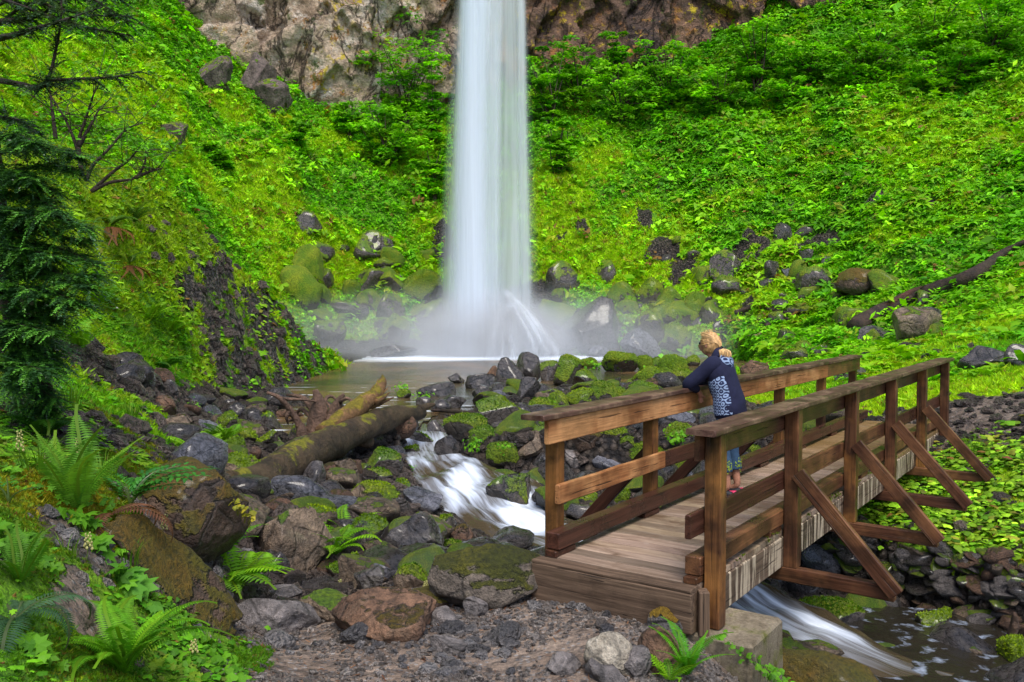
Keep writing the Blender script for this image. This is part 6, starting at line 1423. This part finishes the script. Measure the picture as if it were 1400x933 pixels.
def bare_shrub(paths, label, Y=None, r0=.035, leaves=40):
    base = P(*paths[0][0]); e = empty('bare_shrub', base); tag(e, label, 'shrub'); r = RNG; tips = []
    for p in paths:
        c = [P(*a) for a in p]; n = len(c); T3(c, np.linspace(r0, r0 * .3, n), 6, BK_dark, 'stem', e, n * 6, .2, 3); S = spline(np.array(c), 12)
        for j in range(5, 12):
            for _ in range(2): tips.append((S[j], S[j] + r.normal(size=3) * np.array([.35, .25, .25]) + np.array([0, 0, .15])))
    mb = MB()
    for a, b_ in tips: V, T, Q = tube(np.array([a, (a + b_) / 2 + r.normal(size=3) * .03, b_]), [r0 * .22, r0 * .16, r0 * .08], 4); mb.add(V - base, T, Q, (.06, .045, .03))
    mb.build('twigs', bpy.data.materials['shrub_bark'], e)
    if leaves:
        idx = r.integers(0, len(tips), leaves * 6); Pp = np.array([tips[i][1] for i in idx]) + r.normal(size=(len(idx), 3)) * .14 - base
        V = np.array([(-1, 0, 0), (0, -.5, .1), (1, 0, -.1), (0, .5, .1)]); instance('leaves', [(V, None, np.array([(0, 1, 2, 3)]))], Pp, rot_frames(r.normal(size=(len(idx), 3)) * .5 + np.array([0, -.3, 1]), r.uniform(0, 6.3, len(idx))), np.full(len(idx), .05), np.tile([(.09, .28, .01)], (len(idx), 1)) * r.uniform(.6, 1.3, (len(idx), 1)), LEAF, e)
bare_shrub([[(112, 240, 13), (106, 205, 13), (90, 165, 13), (70, 132, 13)], [(112, 240, 13), (108, 195, 13), (118, 160, 13), (128, 130, 12.8)], [(76, 190, 13), (72, 155, 13), (68, 122, 13)], [(108, 200, 13), (122, 175, 13), (135, 150, 13)]], 'thin bare upright stems behind the conifer branches')
bare_shrub([[(125, 262, 15), (150, 250, 15), (185, 243, 15), (198, 222, 15), (199, 205, 15)], [(125, 262, 15), (155, 235, 15), (175, 220, 15), (190, 203, 15)], [(118, 248, 15), (126, 228, 15), (145, 208, 15), (172, 178, 15), (190, 170, 15)], [(185, 243, 15), (205, 235, 15), (222, 230, 15)]], 'arching sparsely leaved shrub on top of the left mound', leaves=70)
# ------------------------------------------------------------------ the woman leaning on the railing
def person():
    O = BW(2.72, .36, 0); fw = -BN; rt = BD; up = np.array([0, 0, 1.0]); Rm = np.stack([fw, rt, up], 1)      # local: forward, right, up
    e = empty('person', O); tag(e, 'blonde woman in a navy patterned hoodie leaning on the railing, looking at the waterfall', 'person')
    e.matrix_basis = Matrix(((fw[0], rt[0], 0, O[0]), (fw[1], rt[1], 0, O[1]), (0, 0, 1, O[2]), (0, 0, 0, 1)))
    def flat(name, c, rough=.8, **k):
        m, nt, out = newmat(name); b = NB(nt); n = b.noise(b.coord(), 25, 5); cc = b.mix(1.0, c, b.ramp(n, [(.3, .8), (.7, 1.15)]), 'MULTIPLY'); b.bsdf(out, cc, rough, b.bump(n, .3, .01), .3); return m
    skin = flat('skin', (.42, .20, .13), .55); navy = flat('navy_fleece', (.012, .014, .040), .95); jeans = flat('blue_trousers', (.035, .075, .14), .9); lime = flat('lime_print', (.30, .42, .03), .8); pink = flat('pink_trim', (.7, .05, .15), .6); dark = flat('dark_shoe', (.02, .02, .025), .6)
    # body: one continuous skinned figure
    J = {'pel': (0, 0, .88, .115), 'wai': (.03, 0, 1.02, .105), 'che': (.10, 0, 1.20, .12), 'nec': (.17, 0, 1.345, .05), 'hd0': (.205, 0, 1.41, .060), 'hd1': (.225, 0, 1.485, .088), 'hd2': (.225, 0, 1.53, .075),
         'sl': (.13, -.165, 1.29, .055), 'el': (.33, -.24, 1.10, .040), 'wl': (.315, -.085, 1.04, .026), 'hl': (.29, -.03, .985, .028),
         'sr': (.13, .165, 1.29, .055), 'er': (.36, .25, 1.10, .040), 'wr': (.40, .05, 1.085, .026), 'hr': (.40, -.03, 1.085, .028),
         'hpl': (0, -.09, .84, .085), 'kl': (.03, -.10, .47, .055), 'al': (-.02, -.10, .10, .036), 'tl': (.12, -.11, .035, .028), 'hpr': (0, .09, .84, .085), 'kr': (.02, .09, .47, .055), 'ar': (-.05, .09, .10, .036), 'tr': (.09, .10, .035, .028)}
    names = list(J); V = [J[n][:3] for n in names]; E = [('pel','wai'),('wai','che'),('che','nec'),('nec','hd0'),('hd0','hd1'),('hd1','hd2'),('che','sl'),('sl','el'),('el','wl'),('wl','hl'),('che','sr'),('sr','er'),('er','wr'),('wr','hr'),('pel','hpl'),('hpl','kl'),('kl','al'),('al','tl'),('pel','hpr'),('hpr','kr'),('kr','ar'),('ar','tr')]
    me = bpy.data.meshes.new('body'); edges = [(names.index(a), names.index(b)) for a, b in E]
    rad = [J[n][3] for n in names]
    # fingers rooted in the palms
    for hand, dirs in (('hl', [(-.010, .012, -.075), (.006, .008, -.085), (.020, .004, -.08), (.034, 0, -.065), (-.03, .03, -.03)]), ('hr', [(.045, -.075, -.02), (.025, -.085, -.015), (.005, -.082, -.015), (-.012, -.065, -.02), (-.035, -.02, .01)])):
        h = np.array(J[hand][:3])
        for d in dirs:
            d = np.array(d); V += [tuple(h + d * .45), tuple(h + d + np.array([-.006, 0, -.006]))]; rad += [.0095, .007]; k = len(V); edges += [(names.index(hand), k - 2), (k - 2, k - 1)]
    me.from_pydata(V, edges, []); body = bpy.data.objects.new('body', me); COL.objects.link(body); body.parent = e
    sk = body.modifiers.new('s', 'SKIN'); sv = me.skin_vertices[0].data
    for i, r in enumerate(rad): sv[i].radius = (r, r)
    sv[0].use_root = True; ss = body.modifiers.new('ss', 'SUBSURF'); ss.levels = 2; ss.render_levels = 2; me.materials.append(skin); sk.use_smooth_shade = True
    def loft(name, secs, mat, n=28, parent=e, capt=True, noise_=.010, seed=1, arc=None):
        """secs: (centre, radius forward, radius sideways, tilt dir)"""
        secs = np.asarray(secs, float); m = max(10, len(secs) * 5); S = spline(secs, m); Vv = []
        a = np.linspace(0, 2 * PI, n, endpoint=False) if arc is None else np.linspace(arc[0], arc[1], n)
        tn = np.gradient(S[:, :3], axis=0); tn /= np.linalg.norm(tn, axis=1)[:, None]
        for i in range(m):
            t = tn[i]; s = np.array([0, 1, 0.0]); s = s - (s @ t) * t; s /= np.linalg.norm(s); f = np.cross(s, t)
            Vv.append(S[i, :3] + f * (np.cos(a) * S[i, 3])[:, None] + s * (np.sin(a) * S[i, 4])[:, None])
        Vv = np.array(Vv); Vv += noise_ * fbm(Vv * 9 + seed, 3)[..., None] * (Vv - S[:, None, :3]) * 10
        Vv = Vv.reshape(-1, 3); nn = n if arc is None else n - 1; Q = [(i * n + j, i * n + (j + 1) % n, (i + 1) * n + (j + 1) % n, (i + 1) * n + j) for i in range(m - 1) for j in range(nn)]; T = []
        if capt and arc is None:
            Vv = np.vstack([Vv, S[0, :3], S[-1, :3]]); k = len(Vv) - 2
            for j in range(n): T += [(k, (j + 1) % n, j), (k + 1, (m - 1) * n + j, (m - 1) * n + (j + 1) % n)]
        return mesh_np(name, Vv, [np.array(T).reshape(-1, 3), np.array(Q)], mat, parent)
    # patterned knit
    m, nt, out = newmat('nordic_pattern'); b = NB(nt); v = b.coord('Object', (1, 1, 1)); x = sepz(b, v)
    s1 = b.math('SINE', b.math('MULTIPLY', b.math('ADD', x[0], b.math('MULTIPLY', x[1], .7)), 95)); s2 = b.math('SINE', b.math('MULTIPLY', x[2], 80)); s3 = b.math('SINE', b.math('MULTIPLY', x[2], 230))
    pr = b.math('ADD', b.math('SINE', b.math('MULTIPLY', b.math('ADD', s1, s2), 3.2)), b.math('MULTIPLY', s3, .5)); pr = b.ramp(pr, [(.02, 0.0), (.12, 1.0)])
    b.bsdf(out, b.mix(pr, (.018, .024, .065), (.24, .32, .48)), .9, None, .2); knit = m
    hood_ = loft('hoodie', [(.00, 0, .78, .135, .19), (.00, 0, .86, .148, .205), (.03, 0, 1.0, .140, .185), (.08, 0, 1.13, .140, .195), (.115, 0, 1.24, .135, .205), (.14, 0, 1.31, .11, .165), (.165, 0, 1.36, .07, .08)], navy, 36, seed=2)
    loft('hem_band', [(.0, 0, .775, .136, .190), (.0, 0, .80, .146, .200), (.0, 0, .835, .148, .205)], navy, 30, noise_=.003)
    loft('side_panel', [(.00, 0, .815, .156, .212), (.015, 0, .92, .154, .206), (.03, 0, 1.0, .149, .195), (.07, 0, 1.12, .148, .202), (.10, 0, 1.20, .13, .18)], knit, 14, arc=(PI * 1.30, PI * 1.72), noise_=.004)
    for s in (-1, 1):
        sh = (.13, s * .150, 1.285); el = J['el'][:3] if s < 0 else J['er'][:3]; wr = J['wl'][:3] if s < 0 else J['wr'][:3]
        c = np.array([(.12, s * .10, 1.30), sh, tuple((np.array(sh) * .5 + np.array(el) * .5)), el, tuple(np.array(el) * .45 + np.array(wr) * .55), wr]); rr = [.075, .082, .070, .062, .052, .042]
        V_, T_, Q_ = tube(spline(np.column_stack([c, rr]), 40)[:, :3], spline(np.column_stack([c, rr]), 40)[:, 3], 16, .12, 3 + s); mesh_np('sleeve', V_, [T_, Q_], navy, e)
    V_, T_, Q_ = tube(spline([(.165, -.19, 1.235), (.185, -.225, 1.235)], 4), .014, 8); mesh_np('badge', V_, [T_, Q_], pink, e)
    # hood lying on the back
    hd = MB(); V0, T0 = ICO[4]; W = V0 * np.array([.075, .120, .085]); W[:, 2] -= .35 * np.maximum(-W[:, 0], 0); W = W + np.array([.055, 0, 1.315]); W += .006 * noise(W * 22)[:, None]; hd.add(W, T0); hd.build('hood', knit, e)
    loft('hood_lining', [(.12, 0, 1.345, .095, .115), (.145, 0, 1.375, .092, .105), (.165, 0, 1.385, .065, .075)], navy, 20, noise_=.004)
    # trousers: seat and two cropped legs
    V1 = ICO[4][0] * np.array([.125, .172, .13]) + np.array([-.01, 0, .86]); mesh_np('trousers', V1, ICO[4][1], jeans, e)
    for s, k, a_ in ((-1, 'kl', 'al'), (1, 'kr', 'ar')):
        kn = np.array(J[k][:3]); an = np.array(J[a_][:3]); cuff = kn * .42 + an * .58
        loft('trouser_leg', [(-.005, s * .085, .90, .105, .095), (.0, s * .09, .76, .100, .092), (*((kn + np.array([0, s * .09, .76])) / 2), .085, .08), (*kn, .070, .068), (*(kn * .7 + an * .3), .070, .066), (*cuff, .070, .066)], jeans, 20, noise_=.02, seed=s + 4)
        mbf = MB(); c0 = kn * .55 + an * .45 + np.array([-.03, s * .02 if s > 0 else -.02, 0])
        for q in range(34):
            a = RNG.uniform(0, 6.28); d = RNG.uniform(0, .05); p = c0 + np.array([0, 0, 0]); ang = 3.6 + RNG.normal() * .35 if s > 0 else 3.9 + RNG.normal() * .3; z = RNG.normal() * .028; cc_ = kn * .55 + an * .45; base = cc_ + np.array([math.cos(ang) * .074, math.sin(ang) * .071, z]); n_ = np.array([math.cos(ang), math.sin(ang), 0]); t_ = np.array([-n_[1], n_[0], 0])
            sz = .008; mbf.add([base - t_ * sz, base + t_ * sz, base + np.array([0, 0, sz * 1.6])], T=[(0, 1, 2)])
        mbf.build('print', lime, e)
        ft = np.array(J['tl' if s < 0 else 'tr'][:3]); hl_ = an + np.array([-.03, 0, -.06]); 
        V_, T_, Q_ = tube(spline(np.array([hl_ + (-.02, 0, -.005), hl_ + (.03, 0, .0), (hl_ + ft) / 2 + (0, 0, .005), ft + (.0, 0, 0), ft + (.035, 0, -.008)]), 22), spline(np.array([(.03,), (.038,), (.040,), (.036,), (.018,)]), 22)[:, 0], 14); sh_ = mesh_np('shoe', V_, [T_, Q_], dark, e)
        V_, T_, Q_ = tube(spline(np.array([hl_ + (-.035, -.035, .03), hl_ + (-.05, 0, .035), hl_ + (-.035, .035, .03), hl_ + (.04, .036, .02)]), 16), .009, 8); mesh_np('shoe_trim', V_, [T_, Q_], pink, e)
    # head and hair
    hx = np.array([.225, 0, 1.475]); V0, T0 = ICO[4]
    W = V0 * np.array([.092, .076, .112]); face = W[:, 0] > .02; W[:, 0] += .012 * face * np.exp(-((W[:, 2] + .02) / .03) ** 2) * np.exp(-(W[:, 1] / .018) ** 2) * 2.0   # nose
    W[:, 0] -= .012 * np.exp(-((np.abs(W[:, 1]) - .033) / .018) ** 2) * np.exp(-((W[:, 2] - .012) / .014) ** 2) * face
    W[:, 1] *= 1 - .25 * sstep(0, -.11, W[:, 2]); mesh_np('head', W + hx, T0, skin, e)
    for s in (-1, 1): mesh_np('ear', ICO[2][0] * np.array([.018, .010, .028]) + hx + np.array([-.005, s * .084, -.005]), ICO[2][1], skin, e); mesh_np('eye', ICO[2][0] * .011 + hx + np.array([.083, s * .032, .012]), ICO[2][1], dark, e)
    mesh_np('mouth', ICO[2][0] * np.array([.008, .024, .006]) + hx + np.array([.088, 0, -.055]), ICO[2][1], pink if False else flat('lips', (.35, .10, .09), .5), e)
    m, nt, out = newmat('blonde_hair'); b = NB(nt); gv = b.coord('Object', (60, 60, 9)); n = b.noise(gv, 1.0, 4, .6, .8); a = b.attr('tint').outputs['Color']
    b.bsdf(out, b.mix(1.0, a, b.ramp(n, [(.3, .55), (.7, 1.35)]), 'MULTIPLY'), .45, b.bump(n, .8, .006), .4); hairm = m
    W = V0 * np.array([.106, .093, .118]) + np.array([-.014, 0, .012]); cut = (W[:, 0] > .035 + .25 * np.maximum(-W[:, 2] * 0, 0)) & (W[:, 2] < .075); W[cut] *= .80; W[W[:, 2] < -.085] *= .8
    W += .007 * noise(W * np.array([45, 45, 14]))[:, None] * np.sign(W); mb = MB(); mb.add(W + hx, T0, c=(.55, .32, .13))
    r = RNG
    for k in range(150):   # strands drawn back into the ponytail
        a = r.uniform(-2.5, 2.5); z0 = r.uniform(-.02, .125); st = hx + np.array([.07 * math.cos(a * .5) - .01, .096 * math.sin(a), z0 * .9 + .01]); mid = hx + np.array([-.095, .07 * math.sin(a), z0 * .3 + .03]); en = hx + np.array([-.125, .012 * math.sin(a), -.035])
        mid = hx + (mid - hx) / np.linalg.norm(mid - hx) * .118; V_, T_, Q_ = tube(spline([st, (st + mid) / 2 + (st + mid - 2 * hx) / 2 * .12, mid, en], 12), np.linspace(.003, .005, 12), 5); g = r.uniform(.6, 1.3); mb.add(V_, T_, Q_, (.62 * g, .38 * g, .16 * g))
    for k in range(160):   # ponytail, hanging loose over the hood
        a = r.uniform(0, 6.28); q = math.sqrt(r.random()) * .048; o_ = np.array([math.cos(a) * q, math.sin(a) * q * 1.25, 0]); p0 = hx + np.array([-.118, 0, -.035]) + o_ * .3; p1 = hx + np.array([-.155, -.01, -.065]) + o_ * 1.35; p2 = hx + np.array([-.150, -.01, -.135 - r.uniform(0, .05)]) + o_ * r.uniform(.8, 1.7)
        V_, T_, Q_ = tube(spline([p0, p1, p2], 9), np.linspace(.0045, .0028, 9), 5); g = r.uniform(.7, 1.4); mb.add(V_, T_, Q_, (.66 * g, .42 * g, .18 * g))
    for k in range(26): a = r.uniform(-2.2, 2.2); st = hx + np.array([.04 * math.cos(a), .09 * math.sin(a), .10]); V_, T_, Q_ = tube(spline([st, st + r.normal(size=3) * .02 + (0, 0, .02), st + r.normal(size=3) * .03 + (-.03, 0, .01)], 7), .0014, 4); mb.add(V_, T_, Q_, (.8, .55, .25))
    mb.build('hair', hairm, e); V_, T_, Q_ = tube([hx + np.array([-.128 + .0 * math.cos(t), .03 * math.cos(t), -.037 + .022 * math.sin(t)]) for t in np.linspace(0, 6.283, 20)], .007, 8, cap=False); mesh_np('hair_band', V_, [Q_], dark, e)
person()
